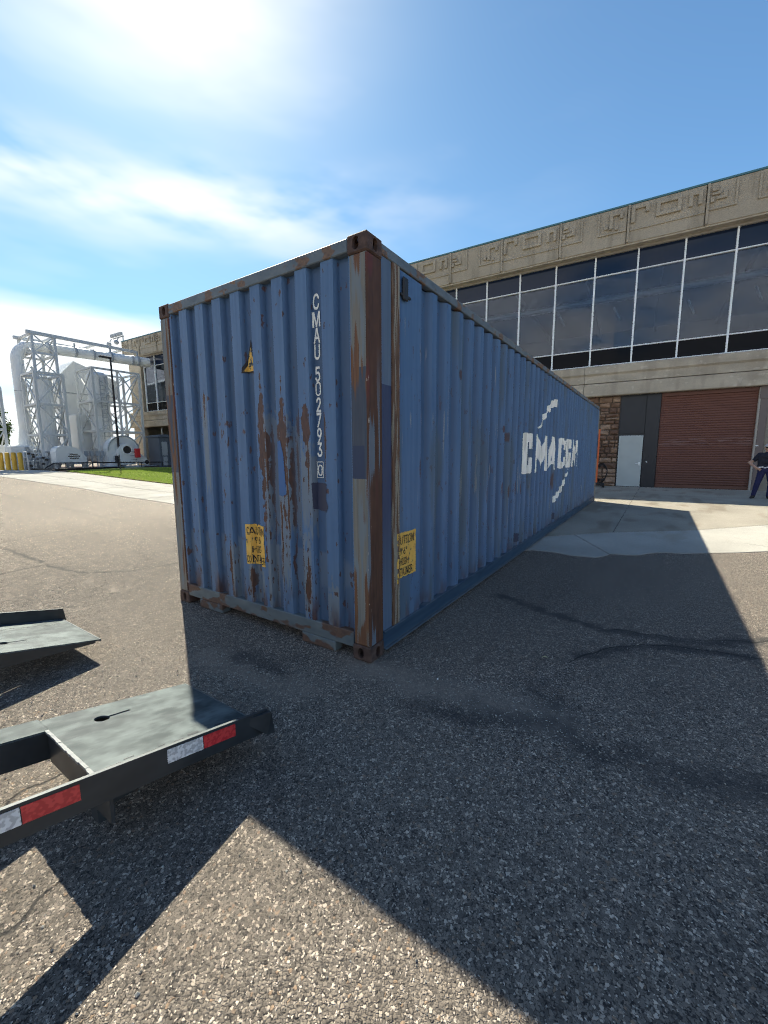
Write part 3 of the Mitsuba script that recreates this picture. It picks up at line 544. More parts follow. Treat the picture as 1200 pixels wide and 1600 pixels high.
part(kt, 'lettering', conform(shapely.union_all([sbox(-1.245, 2.235 - .022 * k, -1.205 - .012 * (k % 2), 2.243 - .022 * k) for k in range(2)]), EB, end_depth, pe, .006), 'm_print_black')
part(con, 'paint_patch', conform(Polygon([(-.905, 1.42), (-.90, 1.60), (-.865, 1.61), (-.835, 1.50), (-.815, 1.19), (-.86, 1.17), (-.895, 1.18)]), EB, end_depth, pe, .0025), 'm_blue_patch', label='bright blue touch-up patch')
part(con, 'paint_patch', conform(Polygon([(-.535, 1.09), (-.54, 1.29), (-.39, 1.285), (-.40, 1.17), (-.38, 1.12), (-.40, 1.07), (-.47, 1.075)]), EB, end_depth, pe, .0025), 'm_navy_patch', label='dark navy touch-up patch')
for y in (3.62, 6.07, 7.53): part(con, 'paint_patch', conform(sbox(y, .235, y + .12, .36), SB, side_depth, ps, .003), 'm_navy_patch')
# the white logotype on the side: letters in y (m), z from 1.20 to 1.80
def poly(*p): return Polygon(p)
Z0, Z1 = 1.20, 1.80
lg = []
c_ = poly((3.75, 1.26), (3.93, Z0), (4.24, Z0), (4.37, 1.25), (4.38, 1.44), (4.20, 1.44), (4.20, 1.33), (4.04, 1.33), (4.04, 1.67), (4.20, 1.67), (4.20, 1.57), (4.38, 1.57), (4.37, 1.755), (4.26, Z1), (3.93, Z1), (3.75, 1.74))
def em(y0, y1): w = y1 - y0; return poly((y0, Z0), (y0 + .085, Z0), (y0 + .11, 1.60), (y0 + w * .47, 1.22), (y0 + w * .53, 1.22), (y1 - .13, 1.60), (y1 - .115, Z0), (y1, Z0), (y1 - .02, Z1), (y1 - .22, Z1), (y0 + w * .5, 1.44), (y0 + .22, Z1), (y0 + .02, Z1))
m1 = em(4.50, 5.33)
a_ = poly((5.46, Z0), (5.55, Z0), (5.60, 1.30), (5.88, 1.30), (5.91, Z0), (6.13, Z0), (5.97, 1.55), (5.87, Z1), (5.63, Z1)).difference(poly((5.60, 1.37), (5.85, 1.37), (5.77, 1.66)))
c2 = poly((6.32, 1.25), (6.42, Z0), (6.85, Z0), (6.98, 1.25), (6.98, 1.43), (6.80, 1.43), (6.80, 1.33), (6.56, 1.33), (6.56, 1.67), (6.80, 1.67), (6.80, 1.57), (6.98, 1.57), (6.98, 1.75), (6.85, Z1), (6.42, Z1), (6.32, 1.75))
g_ = poly((7.08, 1.25), (7.2, Z0), (7.55, Z0), (7.66, 1.25), (7.66, 1.52), (7.40, 1.52), (7.40, 1.43), (7.48, 1.43), (7.48, 1.33), (7.28, 1.33), (7.28, 1.67), (7.48, 1.67), (7.48, 1.60), (7.66, 1.60), (7.66, 1.75), (7.55, Z1), (7.2, Z1), (7.08, 1.75))
m2 = em(7.78, 8.52)
for q in (c_, m1, a_, c2, g_, m2): lg.append(q.buffer(0))
def arc(pts_o, pts_i): return Polygon(pts_o + pts_i[::-1]).buffer(0)
lg.append(arc([(4.72, 1.90), (4.84, 2.02), (4.99, 2.10)], [(4.76, 1.90), (4.92, 1.98), (5.02, 2.04)]))
lg.append(arc([(4.98, 2.13), (5.14, 2.20), (5.30, 2.27)], [(5.02, 2.05), (5.18, 2.12), (5.30, 2.19)]))
lg.append(arc([(5.26, 2.29), (5.5, 2.40), (5.75, 2.465), (6.06, 2.475)], [(5.32, 2.19), (5.55, 2.29), (5.78, 2.335), (6.06, 2.335)]))
lg.append(arc([(6.06, .55), (6.32, .60), (6.58, .66), (6.86, .78)], [(6.06, .68), (6.30, .72), (6.55, .79), (6.82, .89)]))
lg.append(arc([(6.84, .78), (7.02, .85), (7.2, .95)], [(6.80, .88), (6.95, .95), (7.12, 1.03)]))
lg.append(arc([(7.16, .98), (7.34, 1.04), (7.5, 1.15)], [(7.12, 1.03), (7.28, 1.10), (7.5, 1.17)]))
part(con, 'logo', conform(shapely.union_all(lg), SB, side_depth, ps, .0035), 'm_logo', label='large worn white lettering with two stepped arcs on the side wall')

# ------------------------------------------------------------------ industrial building
FO = np.array([2.0, 19.35, 0]); ex = np.array([1, .045, 0]) / math.hypot(1, .045); ny = np.array([-.045, 1, 0]) / math.hypot(1, .045)
FM = np.eye(4); FM[:3, 0] = ex; FM[:3, 1] = ny; FM[:3, 3] = FO
bld = thing('industrial_building', 'long building with patterned concrete parapet, dark ribbon windows and a roller door', 'building')
def bp(name, mesh, m, smooth=False, label=None, parent=None, kind=None): return part(parent or bld, name, moved(mesh, FM), m, smooth, label, kind)
SL, SR = -41.4, 15.0
ZS, ZT1, ZT2, ZH, ZPB, ZR = 5.36, 6.09, 9.18, 10.04, 10.12, 11.56
# parapet panels 2.6 m wide with cast relief, standing .5 m proud
def relief(w, kind):
    g = []
    def bar(a, b, c, d, dep=.085): return box(a, b, -.5 - dep, -.499, ZPB + c, ZPB + d, .012)
    def join(*ms):
        M = None
        for m in ms: q = mani(trimesh.Trimesh(m.vertices, m.faces)); M = q if M is None else M + q
        g.append(unmani(M))
    def ring(x, z, a, h, t=.13): join(bar(x, x + a, z, z + t), bar(x, x + a, z + h - t, z + h), bar(x, x + t, z, z + h), bar(x + a - t, x + a, z, z + h))
    def nn(x, z, a, h, t=.13, short=.0): join(bar(x, x + a, z + h - t, z + h), bar(x, x + t, z, z + h), bar(x + a - t, x + a, z + short, z + h))
    if kind == 0:
        nn(.14, .72, .62, .62, short=.3); ring(1.0, .74, .82, .56); nn(2.05, .78, .42, .5); g.append(bar(.10, w - .02, .44, .50, .04))
    else:
        join(bar(.16, .34, 1.12, 1.26)); join(bar(.12, .24, .74, .92)); join(bar(.30, .62, .80, .90), bar(.50, .62, .80, 1.1)); join(bar(.16, .40, .98, 1.06))
        join(bar(.86, .93, .48, 1.38, .06), bar(.10, .93, .48, .55, .05)); join(bar(1.52, 1.59, .48, 1.38, .06), bar(1.52, w - .02, .48, .55, .05))
        nn(1.95, .66, .5, .62, short=.34); g.append(bar(1.76, 1.90, .70, .84)); g.append(bar(2.16, 2.28, .60, .72))
    return g
PW = 2.6; k0 = math.floor((SL - .37) / PW); edges = [s for s in np.arange(-60, 60) * PW + .37 if SL < s < SR]; edges = [SL] + edges + [SR]
for a, b in zip(edges[:-1], edges[1:]):
    if b - a < .3: continue
    k = bp('parapet_panel', box(a + .012, b - .012, -.5, -.3, ZPB, ZR, .015), 'm_precast')
    if b - a > 2.5:
        NPAN = COUNT[bld + '__parapet_panel']
        for m in relief(b - a, NPAN % 2): m.apply_translation([a, 0, 0]); bp('relief', m, 'm_precast', parent=k)
        bp('joint_rib', cat(box(a + .012, a + .09, -.585, -.499, ZPB + .02, ZR - .02, .012)), 'm_precast', parent=k)
bp('parapet_back', box(SL, SR, -.3, 0, ZPB - .002, ZR - .01), 'm_band')
bp('roof_flashing', box(SL - .02, SR, -.53, .1, ZR + .002, ZR + .075, .01), 'm_flash', label='thin teal metal flashing along the roof edge')
bp('roof', box(SL, SR, .1, 18, ZR - .4, ZR - .1), 'm_band')
bp('soffit', box(SL + .02, SR, -.46, .02, ZPB - .06, ZPB - .004), 'm_band')
bp('window_head', box(-39.5, SR, -.12, .02, ZH - .05, ZH + .055, .006), 'm_jamb_lip')
mull = [s for s in (-1.74 + 1.615 * k for k in range(-24, 12)) if -39.6 < s < SR]
for s in mull: bp('mullion', box(s - .032, s + .032, -.09, .05, ZS + .05, ZH - .002, .006), 'm_mullion')
for z0, z1 in ((ZS + .002, ZS + .055), (ZT1 - .022, ZT1 + .022), (ZT2 - .022, ZT2 + .022)): bp('transom', box(mull[0], mull[-1], -.082, .045, z0, z1, .005), 'm_mullion')
for a, b in zip(mull[:-1], mull[1:]):
    bp('spandrel_pane', box(a + .03, b - .03, -.012, .01, ZT2 + .02, ZH), 'm_spandrel')
    bp('lower_pane', box(a + .03, b - .03, -.012, .01, ZS + .05, ZT1 - .02), 'm_spandrel_low')
    v = np.array([[a + .03, 0, ZT1 + .02], [b - .03, 0, ZT1 + .02], [b - .03, 0, ZT2 - .02], [a + .03, 0, ZT2 - .02]]); tl = RNG.randn(2) * .003
    v[:, 1] = tl[0] * (v[:, 0] - a) + tl[1] * (v[:, 2] - 7.5)
    bp('window_pane', trimesh.Trimesh(v, [[0, 1, 2], [0, 2, 3]], process=False), 'm_glass')
# the dim upper floor behind the glass
bp('interior_ceiling', box(SL + .3, SR - .1, .12, 12, 9.7, 9.8), 'm_interior')
bp('interior_floor', box(SL + .3, SR - .1, .12, 12, 5.2, 5.3), 'm_interior')
bp('interior_wall', box(SL + .3, SR - .1, 12.0, 12.1, 5.3, 9.7), 'm_interior')
for s in (-30, 14): bp('interior_wall', box(s, s + .1, 3.5, 12, 5.3, 9.7), 'm_interior')
rr = np.arange(-34, 12.5, .12)
bp('air_duct', sweep(np.c_[rr, 1.7 + .02 * np.sin(rr * 2.1), 8.72 + .015 * np.sin(rr * 1.3)], .15 + .012 * ((np.arange(len(rr)) % 2) * 2 - 1), 12), 'm_duct', 30)
for s, z in ((-5.0, 8.3), (-2.6, 8.2), (.2, 8.0), (2.4, 8.15), (5.8, 8.1)): bp('hanging_tube', tube((s, 1.3, z), (s + .28, 1.5, z - .55), .04), 'm_duct', 30)
for s in np.arange(-36, 13, 3.2): bp('ceiling_beam', box(s, s + .2, .15, 11.9, 9.35, 9.69), 'm_interior')
# bands below the windows
def prof(pts, a, b):
    m = extrude(Polygon(pts), b - a); R = np.eye(4); R[:3, 0] = [0, 1, 0]; R[:3, 1] = [0, 0, 1]; R[:3, 2] = [1, 0, 0]; m.apply_transform(R); m.apply_translation([a, 0, 0])
    if m.volume < 0: m.invert()
    return m
be = [SL, -32, -22.5, -13, -3.5, 6.0, SR]
for a, b in zip(be[:-1], be[1:]):
    bp('sill_band', prof([(.1, ZS), (-.34, ZS - .02), (-.40, ZS - .06), (-.40, ZS - .36), (-.33, ZS - .44), (-.33, 4.60), (.1, 4.60)], a + .008, b - .008), 'm_band')
    bp('lintel_band', prof([(.1, 4.575), (-.30, 4.575), (-.32, 4.55), (-.32, 4.06), (-.30, 4.03), (.1, 4.03)], a + .01, b - .01), 'm_band')
# ground floor
bp('wall', box(-30, -5.6, .0, .4, -.1, 4.03), 'm_band'); bp('wall', box(2.943, SR, -.06, .4, -.1, 4.03, .01), 'm_concrete', label='pale concrete wall right of the roller door')
bp('wall', box(SL, -39.8, 0, .4, -.1, 10.1), 'm_band'); bp('wall', box(SL, SR, 17.6, 18, -.1, 11.2), 'm_band'); bp('wall', box(SL, SL + .3, .4, 17.6, -.1, 11.2), 'm_band'); bp('wall', box(SR - .3, SR, .4, 17.6, -.1, 11.2), 'm_band')
bp('wall', box(-39.8, -39.55, .0, .3, 4.6, 10.1), 'm_band'); bp('undercroft', box(-39.5, -30.2, 5, 5.3, -.1, 4.0), 'm_dark'); bp('undercroft_floor', box(-39.8, -30, .1, 5, -.1, .56), 'm_dark')
for s in np.arange(-38.5, -30, 1.3): bp('undercroft_pipe', cat(tube((s, .9, .56), (s, .9, 4.0), .07), tube((s - .4, 1.2, 2.2), (s + .9, 1.2, 2.2), .06)), 'm_yardwhite', 40)
# stone wall from split stones
sw = bp('stone_wall', box(-5.6, -2.0, .04, .4, -.1, 4.03), 'm_mortar', label='wall of rough brown split stones')
def rock(x0, x1, z0, z1, r):
    g = .012; d = .03 + .09 * r.rand(); n = r.uniform(-1, 1, (12, 3)); w, h = x1 - x0, z1 - z0
    b = [(x0 + g, z0 + g), (x1 - g, z0 + g), (x1 - g, z1 - g), (x0 + g, z1 - g)]
    P = [(x, .06, z) for x, z in b] + [(x + .22 * w * (1 if i in (0, 3) else -1) * abs(n[i, 0]), .03 - d * (.55 + .4 * n[i, 1]), z + .22 * h * (1 if i < 2 else -1) * abs(n[i, 2])) for i, (x, z) in enumerate(b)]
    P += [(x0 + w * (.3 + .4 * abs(n[8 + i, 0])), .02 - d * (1 + .3 * n[8 + i, 1]), z0 + h * (.25 + .5 * abs(n[8 + i, 2]))) for i in range(3)]
    return trimesh.convex.convex_hull(np.array(P))
r = np.random.RandomState(21); z = .0
while z < 3.98:
    hh = min(.12 + .2 * r.rand(), 4.03 - z); x = -5.6 + .2 * r.rand() - .2
    if 4.03 - z - hh < .08: hh = 4.03 - z
    while x < -2.03:
        ww = .22 + .5 * r.rand() ** 1.5; x1 = min(x + ww, -2.01)
        if -2.01 - x1 < .1: x1 = -2.01
        if hh > .24 and r.rand() < .45:
            zz = z + hh * (.35 + .3 * r.rand())
            for za, zb in ((z, zz), (zz, z + hh)): bp('stone', rock(max(x, -5.6), x1, za, zb, r), f'm_stone{r.randint(4)}', parent=sw)
        else: bp('stone', rock(max(x, -5.6), x1, z, z + hh, r), f'm_stone{r.randint(4)}', parent=sw)
        x = x1
    z += hh
# door, black panels, roller door (s = x - 2)
bp('door_surround', box(-2.0, -.52, .02, .3, 0, 4.03), 'm_panelblack')
bp('transom_panel', box(-1.965, -1.03, -.004, .02, 2.35, 3.97, .006), 'm_panelblack', label='black panel over the grey door')
bp('side_panel', box(-1.015, -.505, -.035, .02, .01, 4.0, .006), 'm_panelblack', label='tall black panel between the grey door and the roller door')
dk = bp('entry_door', box(-1.97, -1.05, -.022, .018, .025, 2.27, .006), 'm_doorgrey', label='plain pale grey steel door')
bp('handle', cat(tube((-1.13, -.075, 1.04), (-1.27, -.075, 1.04), .014), tube((-1.13, -.02, 1.04), (-1.13, -.08, 1.04), .016), box(-1.165, -1.095, -.03, -.021, .96, 1.10, .004)), 'm_mullion', 30, parent=dk)
bp('lock', tube((-.86, -.05, 1.12), (-.86, -.036, 1.12), .03), 'm_mullion', 30)
rk = bp('roller_door', box(-.49, 2.64, .06, .09, 0, 4.03), 'm_dark', label='brown red roller door of curved slats')
def slat(z0, h):
    t = np.linspace(0, 1, 7); y = .03 - .020 * np.sin(np.pi * t) ** .7; p = [(y_, z0 + h * t_) for y_, t_ in zip(y, t)] + [(.05, z0 + h), (.05, z0)]
    return prof(p, -.49, 2.64)
nS = 38; hS = (3.86 - .16) / nS
for k in range(nS): bp('slat', slat(.16 + k * hS + .0015, hS - .003), 'm_roller', 40, parent=rk)
bp('bottom_bar', box(-.49, 2.64, .0, .05, .015, .155, .008), 'm_roller', parent=rk); bp('hood', box(-.49, 2.64, -.02, .05, 3.865, 4.02, .01), 'm_roller', parent=rk)
bp('door_jamb', cat(box(2.64, 2.70, -.10, .1, 0, 4.0, .006)), 'm_jamb_lip'); bp('door_jamb', box(2.702, 2.94, -.085, .08, 0, 4.02, .008), 'm_jamb', label='brown steel jamb right of the roller door'); bp('jamb_bracket', box(2.66, 2.96, -.115, -.086, 3.55, 4.03, .006), 'm_jamb')
bp('conduit_clip', box(2.70, 2.78, -.115, -.0855, 1.74, 1.78, .004), 'm_mullion')
# roof corner cameras
cam_k = thing('camera_mast', 'cluster of floodlights and dome cameras on the far roof corner', 'security camera')
cm = lambda n, m, mt, s=False: part(cam_k, n, moved(m, FM), mt, s)
cm('mast', cat(tube((SL + .3, -.45, ZR + .05), (SL + .3, -.45, ZR + .55), .05), beam((SL - .9, -.7, ZR + .35), (SL + .9, -.7, ZR + .35), .07)), 'm_yardgrey')
for s in (-.7, -.2, .3, .7): cm('floodlight', box(SL + s - .2, SL + s + .2, -.95, -.75, ZR + .40, ZR + .68, .03), 'm_yardgrey')
for s in (-1.15, .1):
    q = trimesh.creation.icosphere(2, .2); q.apply_translation([SL + s, -.95, ZR - .12]); cm('dome_camera', cat(q, tube((SL + s, -.95, ZR - .05), (SL + s + .1, -.75, ZR + .35), .04)), 'm_yardgrey', 40)

# ------------------------------------------------------------------ trailer with its two loading ramps
tr = thing('loading_trailer', 'low black trailer seen from behind with two steel loading ramps', 'trailer')
PZ = lambda y: .30 - .225 * (y + 1.70)
def slab(x0, x1, y0, y1, t0, t1):
    """a plate that follows the slope of the ramps: t0..t1 above the ramp surface"""
    v = [(x, y, PZ(y) + t) for x in (x0, x1) for y in (y0, y1) for t in (t0, t1)]; return trimesh.convex.convex_hull(np.array(v))
def plate(x0, x1, y0, y1, hx, hy):
    P = sbox(x0, y0, x1, y1); hole = LineString([(hx, hy), (hx, hy + .004)]).buffer(.029).union(LineString([(hx, hy), (hx - .008, hy + .125)]).buffer(.007))
    m = extrude(P.difference(hole), .01); v = np.array(m.vertices); v[:, 2] += PZ(v[:, 1]) - .01; m.vertices = v; return m
CXT = -1.195
for sgn, lab in ((1, 'near'), (-1, 'far')):
    fx = lambda a, b: (a, b) if sgn > 0 else tuple(sorted((2 * CXT - a, 2 * CXT - b)))
    a, b = fx(-.645, .058); hx = -.50 if sgn > 0 else -1.955
    rp = part(tr, 'ramp_plate', plate(a, b, -1.70, -1.02, hx, -1.51), 'm_plate', label=f'worn grey plate of the {"nearer" if sgn > 0 else "farther"} ramp with a keyhole')
    part(rp, 'weld_bead', cat([slab(*fx(-.535 + k * .02, -.512 + k * .02), -1.7125 - .004 * RNG.rand(), -1.7005, -.010, -.001 + .003 * RNG.rand()) for k in range(28)]), 'm_weld')
    sc = []
    for k in range(9): y0 = -1.66 + k * .068; sc.append(slab(*fx(-.088 + .002 * RNG.randn() - .012 * (k % 2), -.083 + .002 * RNG.rand() - .012 * (k % 2)), y0, y0 + .03 + .035 * RNG.rand(), -.004, .0012))
    part(rp, 'weld_seam', cat(sc), 'm_trailerblack')
    part(tr, 'cross_plate', slab(*fx(-.515, .056), -1.712, -1.700, -.14, -.0105), 'm_trailerblack')
    a, b = fx(-.665, -.53); part(tr, 'ramp_beam', cat(slab(a, b, -3.2, -1.7005, -.135, -.0102)), 'm_trailerblack'); part(tr, 'beam_cap', slab(a, b, -3.2, -1.7008, -.0095, .0), 'm_plate')
    a, b = fx(-.645, -.635); part(tr, 'inner_web', trimesh.convex.convex_hull(np.array([(x, y, PZ(y) + t) for x in (a, b) for y, t in ((-1.699, -.12), (-1.699, -.0106), (-1.05, -.0106), (-1.05, -.025))])), 'm_trailerblack')
    a, b = fx(.060, .074); part(tr, 'guide_rail', cat(slab(a, b, -3.2, -1.00, -.03, .088)), 'm_trailerblack', label='raised outer guide rail'); part(tr, 'rail_highlight', slab(a, b, -3.2, -1.17, .0885, .091), 'm_edge')  # pale strip on top is a painted sun highlight along the rail
    a, b = fx(-.01, .059); part(tr, 'rail_flange', slab(a, b, -3.2, -1.716, -.030, -.020), 'm_trailerblack')
    a, b = fx(.06, .105); part(tr, 'rail_end', trimesh.convex.convex_hull(np.array([(x, y, PZ(y) + t) for x, y, t in ((a, -1.0, .08), (b, -1.0, .085), (a, -.985, -.02), (b, -.985, -.03), (a, -1.15, .07), (b, -1.03, -.03))])), 'm_trailerblack')
    a, b = fx(-.36, -.06); part(tr, 'ramp_box', trimesh.convex.convex_hull(np.array([(x, y, PZ(y) + t) for x in (a, b) for y, t in ((-1.69, -.15), (-1.69, -.011), (-1.08, -.011), (-1.08, -.03))])), 'm_trailerblack')
    a, b = fx(-.16, -.10); part(tr, 'ramp_foot', cat(slab(a, b, -1.70, -1.64, -.23, -.151)), 'm_trailerblack')
    a, b = fx(-.644, .0575); part(tr, 'ramp_lip', slab(a, b, -1.0195, -1.012, -.016, .002), 'm_edge')
    if sgn > 0:
        for (y0, y1, c) in ((-2.35, -1.955, 'white'), (-1.952, -1.80, 'red'), (-1.505, -1.352, 'white'), (-1.349, -1.19, 'red')):
            part(tr, 'reflective_tape', slab(.0745, .0758, y0, y1, .018, .078), 'm_tape' + c, label=f'{c} reflective tape on the guide rail' if y0 < -1.4 else None)
# the deck and axle behind, out of the picture
part(tr, 'hinge_tube', tube((-2.47, -3.22, .60), (.08, -3.22, .60), .045), 'm_trailerblack', 30)
part(tr, 'deck', box(-2.47, .08, -8.2, -3.27, .60, .68, .01), 'm_trailerblack')
for y in (-4.6, -5.5):
    part(tr, 'axle', tube((-2.3, y, .36), (-.09, y, .36), .05), 'm_trailerblack')
    for x in (-2.3, -.09): part(tr, 'wheel', cat(tube((x - .1, y, .36), (x + .1, y, .36), .36, 24)), 'm_tyre', 30)
part(tr, 'drawbar', cat(beam((-2.0, -8.2, .62), (CXT, -10, .55), .1), beam((-.4, -8.2, .62), (CXT, -10, .55), .1), tube((CXT, -9.8, .02), (CXT, -9.8, .6), .05)), 'm_trailerblack')

# ------------------------------------------------------------------ the white plant on the left
G0 = .56
def truss(name, x0, x1, y0, y1, z1, levels, label, group, w=.16, xb=True, brace_back=True):
    """x1 is the side that faces the camera"""
    k = thing(name, label, 'steel frame', group); zz = [G0] + levels + [z1]
    for x in (x0, x1):
        for y in (y0, y1): part(k, 'post', beam((x, y, G0), (x, y, z1), w), 'm_yardsteel')
    for z in levels + [z1]:
        for p, q in (((x1, y0), (x1, y1)), ((x0, y0), (x0, y1)), ((x0, y0), (x1, y0)), ((x0, y1), (x1, y1))): part(k, 'girt', beam((p[0], p[1], z), (q[0], q[1], z), w * .9), 'm_yardsteel')
    for za, zb in zip(zz[:-1], zz[1:]):
        if za == G0 and zb - za < 2.2: continue
        for p, q in (((x1, y0), (x1, y1)), ((x0, y0), (x1, y0)), ((x0, y1), (x1, y1))) + ((((x0, y0), (x0, y1)),) if brace_back else ()):
            part(k, 'brace', beam((p[0], p[1], za), (q[0], q[1], zb), .07), 'm_yardsteel')
            if xb: part(k, 'brace', beam((p[0] + .04, p[1] + .02, zb), (q[0] + .04, q[1] + .02, za), .07), 'm_yardsteel')
    return k
GR = 'white lattice frames of the plant'
t1 = truss('steel_tower', -39.0, -36.4, 9.6, 10.95, 10.2, [4.4, 7.4, 8.9], 'tall lattice tower that carries the big bent pipe', None)
for x in (-39.0, -36.4): part(t1, 'top_beam', beam((x, 9.3, 10.25), (x, 16.7, 10.25), .22), 'm_yardsteel')
for y in (13.6, 15.6): part(t1, 'top_beam', beam((-39, y, 10.2), (-36.4, y, 10.2), .14), 'm_yardsteel')
for y in (12.4, 14.6, 16.4): part(t1, 'pipe_hanger', cat(beam(((-37.7 + 2.3 * (y - 9.95) / 6.9), y, 10.15), ((-37.7 + 2.3 * (y - 9.95) / 6.9), y, 9.8), .1), tube(((-37.7 + 2.3 * (y - 9.95) / 6.9), y - .06, 9.55 - .2 * (y - 10.4) / 6.9), ((-37.7 + 2.3 * (y - 9.95) / 6.9), y + .06, 9.55 - .2 * (y - 10.4) / 6.9), .405, 18)), 'm_yardgrey')
truss('steel_tower', -37.0, -34.6, 8.95, 10.6, 7.25, [3.0, 5.1], 'shorter lattice tower in front of the pipe tower', None)
t3 = truss('steel_tower', -37.2, -34.5, 12.45, 15.85, 8.1, [3.4, 5.65], 'wide two-bay lattice frame around the white tank beside the building', None, w=.15, xb=False)
for x in (-37.2, -34.5):
    part(t3, 'post', beam((x, 14.2, G0), (x, 14.2, 8.1), .13), 'm_yardsteel')
    for za, zb in ((3.4, 5.65), (5.65, 8.1)):
        part(t3, 'brace', beam((x + .05, 12.45, zb), (x + .05, 14.2, za), .07), 'm_yardsteel'); part(t3, 'brace', beam((x + .05, 14.2, za), (x + .05, 15.85, zb), .07), 'm_yardsteel'); part(t3, 'brace', beam((x + .09, 14.2, zb), (x + .09, 15.85, za), .07), 'm_yardsteel')
for za, zb in ((3.4, 5.65), (5.65, 8.1)): part(t3, 'brace', beam((-37.2, 15.85, zb), (-34.5, 15.85, za), .07), 'm_yardsteel'); part(t3, 'brace', beam((-37.2, 12.45, zb), (-34.5, 12.45, za), .07), 'm_yardsteel')
truss('steel_tower', -40.2, -37.4, 6.1, 7.75, 6.3, [3.4], 'partly seen lattice frame at the left edge of the photo', None)
# the bent pipe
pk = thing('bent_pipe', 'huge white pipe rising and bending over to the building', 'pipe')
arcp = [(-37.7, 9.0, z) for z in np.linspace(3.4, 8.4, 8)] + [(-37.7, 9.0 + 1.15 * (1 - math.cos(t)), 8.4 + 1.15 * math.sin(t)) for t in np.linspace(.12, np.pi / 2, 12)] + [(-37.7 + 2.3 * (y - 10.4) / 6.9, y, 9.55 - .2 * (y - 10.4) / 6.9) for y in np.linspace(10.4, 17.3, 7)]
part(pk, 'duct', sweep(arcp, .38, 28), 'm_yardwhite', True)
for z in (6.2,): part(pk, 'seam', tube((-37.7, 9.0, z - .02), (-37.7, 9.0, z + .02), .39, 28), 'm_yardgrey', 40)
part(pk, 'cone', tube((-37.7, 9.0, 2.3), (-37.7, 9.0, 3.45), .52, 28, .385), 'm_yardwhite', 40)
part(pk, 'flange', tube((-37.7, 9.0, 2.2), (-37.7, 9.0, 2.3), .68, 28), 'm_yardwhite', 40)
for y in (10.9, 13.5, 16.0): part(pk, 'band', tube(((-37.7 + 2.3 * (y - 9.95) / 6.9), y, 9.55 - .2 * (y - 10.4) / 6.9), ((-37.7 + 2.3 * (y - 9.95) / 6.9) + .03, y + .12, 9.55 - .2 * (y - 10.4) / 6.9), .395, 24), 'm_yardgrey', 40)
solo('riser_pipe', cat(tube((-35.9, 9.75, .6), (-35.9, 9.75, 6.9), .55, 24)), 'm_yardwhite', 'white upright cylinder inside the shorter lattice tower', 'pipe', 40)
hk = thing('burner_housing', 'white housing on legs with a gabled hood behind the frames', 'plant housing')
def gable(x0, x1, y0, y1, z0, ze, za, yr=.45):
    ym = y0 + (y1 - y0) * yr; return trimesh.convex.convex_hull(np.array([(x, y, z) for x in (x0, x1) for y, z in ((y0, z0), (y1, z0), (y0, ze), (y1, ze), (ym, za))]))
part(hk, 'hood', gable(-41.5, -39.0, 12.0, 16.2, 6.6, 8.0, 9.2, .24), 'm_yardwhite')
part(hk, 'throat', trimesh.convex.convex_hull(np.array([(x, y, z) for x, y, z in ((-41.5, 12.0, 6.59), (-39.0, 12.0, 6.59), (-41.5, 16.2, 6.59), (-39.0, 16.2, 6.59), (-41.2, 12.3, 4.7), (-39.2, 12.3, 4.7), (-41.2, 14.4, 4.7), (-39.2, 14.4, 4.7))])), 'm_yardwhite')
part(hk, 'seam', cat(box(-41.52, -38.97, 11.98, 16.22, 6.56, 6.64)), 'm_yardgrey')
part(hk, 'body', box(-40.5, -36.9, 12.0, 14.6, 1.5, 4.75, .04), 'm_yardwhite')
part(hk, 'body', trimesh.convex.convex_hull(np.array([(x, y, z) for x in (-38.5, -37.0) for y, z in ((12.2, 1.5), (14.6, 1.5), (13.3, 1.0), (14.6, .7))])), 'm_yardwhite')
for z in (2.1, 2.8, 3.5, 4.15): part(hk, 'rib', box(-36.898, -36.82, 12.3, 14.3, z, z + .08), 'm_yardwhite')
for y in (12.25, 14.3): part(hk, 'rib', box(-36.897, -36.80, y, y + .1, 1.6, 4.6), 'm_yardwhite')
for y in (12.3, 14.3): part(hk, 'leg', beam((-37.2, y, G0), (-37.2, y, 1.5), .16), 'm_yardsteel')
solo('white_tank', cat(tube((-35.8, 13.3, 2.1), (-35.8, 13.3, 7.7), .7, 28), tube((-35.8, 13.3, 7.7), (-35.8, 13.3, 7.95), .7, 28, .5), tube((-35.8, 13.3, 1.3), (-35.8, 13.3, 2.1), .45, 28, .7)), 'm_yardwhite', 'tall smooth white tank standing between two lattice frames', 'tank', 40)
tl = thing('tank_ladder', 'thin caged ladder standing against the white tank', 'ladder')
for dy in (-.2, .2): part(tl, 'rail', beam((-34.95, 13.3 + dy, .6), (-34.95, 13.3 + dy, 7.6), .05), 'm_yardgrey')
for k in range(22): part(tl, 'rung', beam((-34.95, 13.1, .9 + .3 * k), (-34.95, 13.5, .9 + .3 * k), .035), 'm_yardgrey')
for zf in (3.0, 4.6, 6.2): part('white_tank', 'flange', tube((-35.8, 13.3, zf), (-35.8, 13.3, zf + .07), .74, 28), 'm_yardsteel', 40)
fk = thing('blower', 'white scroll-shaped blower with a dark inlet near the red box', 'blower')
def disc(x0, x1, y, z, r, n=32): return tube((x0, y, z), (x1, y, z), r, n)
part(fk, 'scroll', cat(disc(-34.3, -33.5, 13.75, 1.9, 1.15), box(-34.3, -33.5, 12.61, 13.7, .7, 1.9)), 'm_yardwhite', 30)
part(fk, 'scroll_rim', cat(sweep([(-33.47, 13.75 + 1.13 * math.cos(t), 1.9 + 1.13 * math.sin(t)) for t in np.linspace(-.3, np.pi * 1.0, 26)], .05, 8)), 'm_yardgrey', 40)
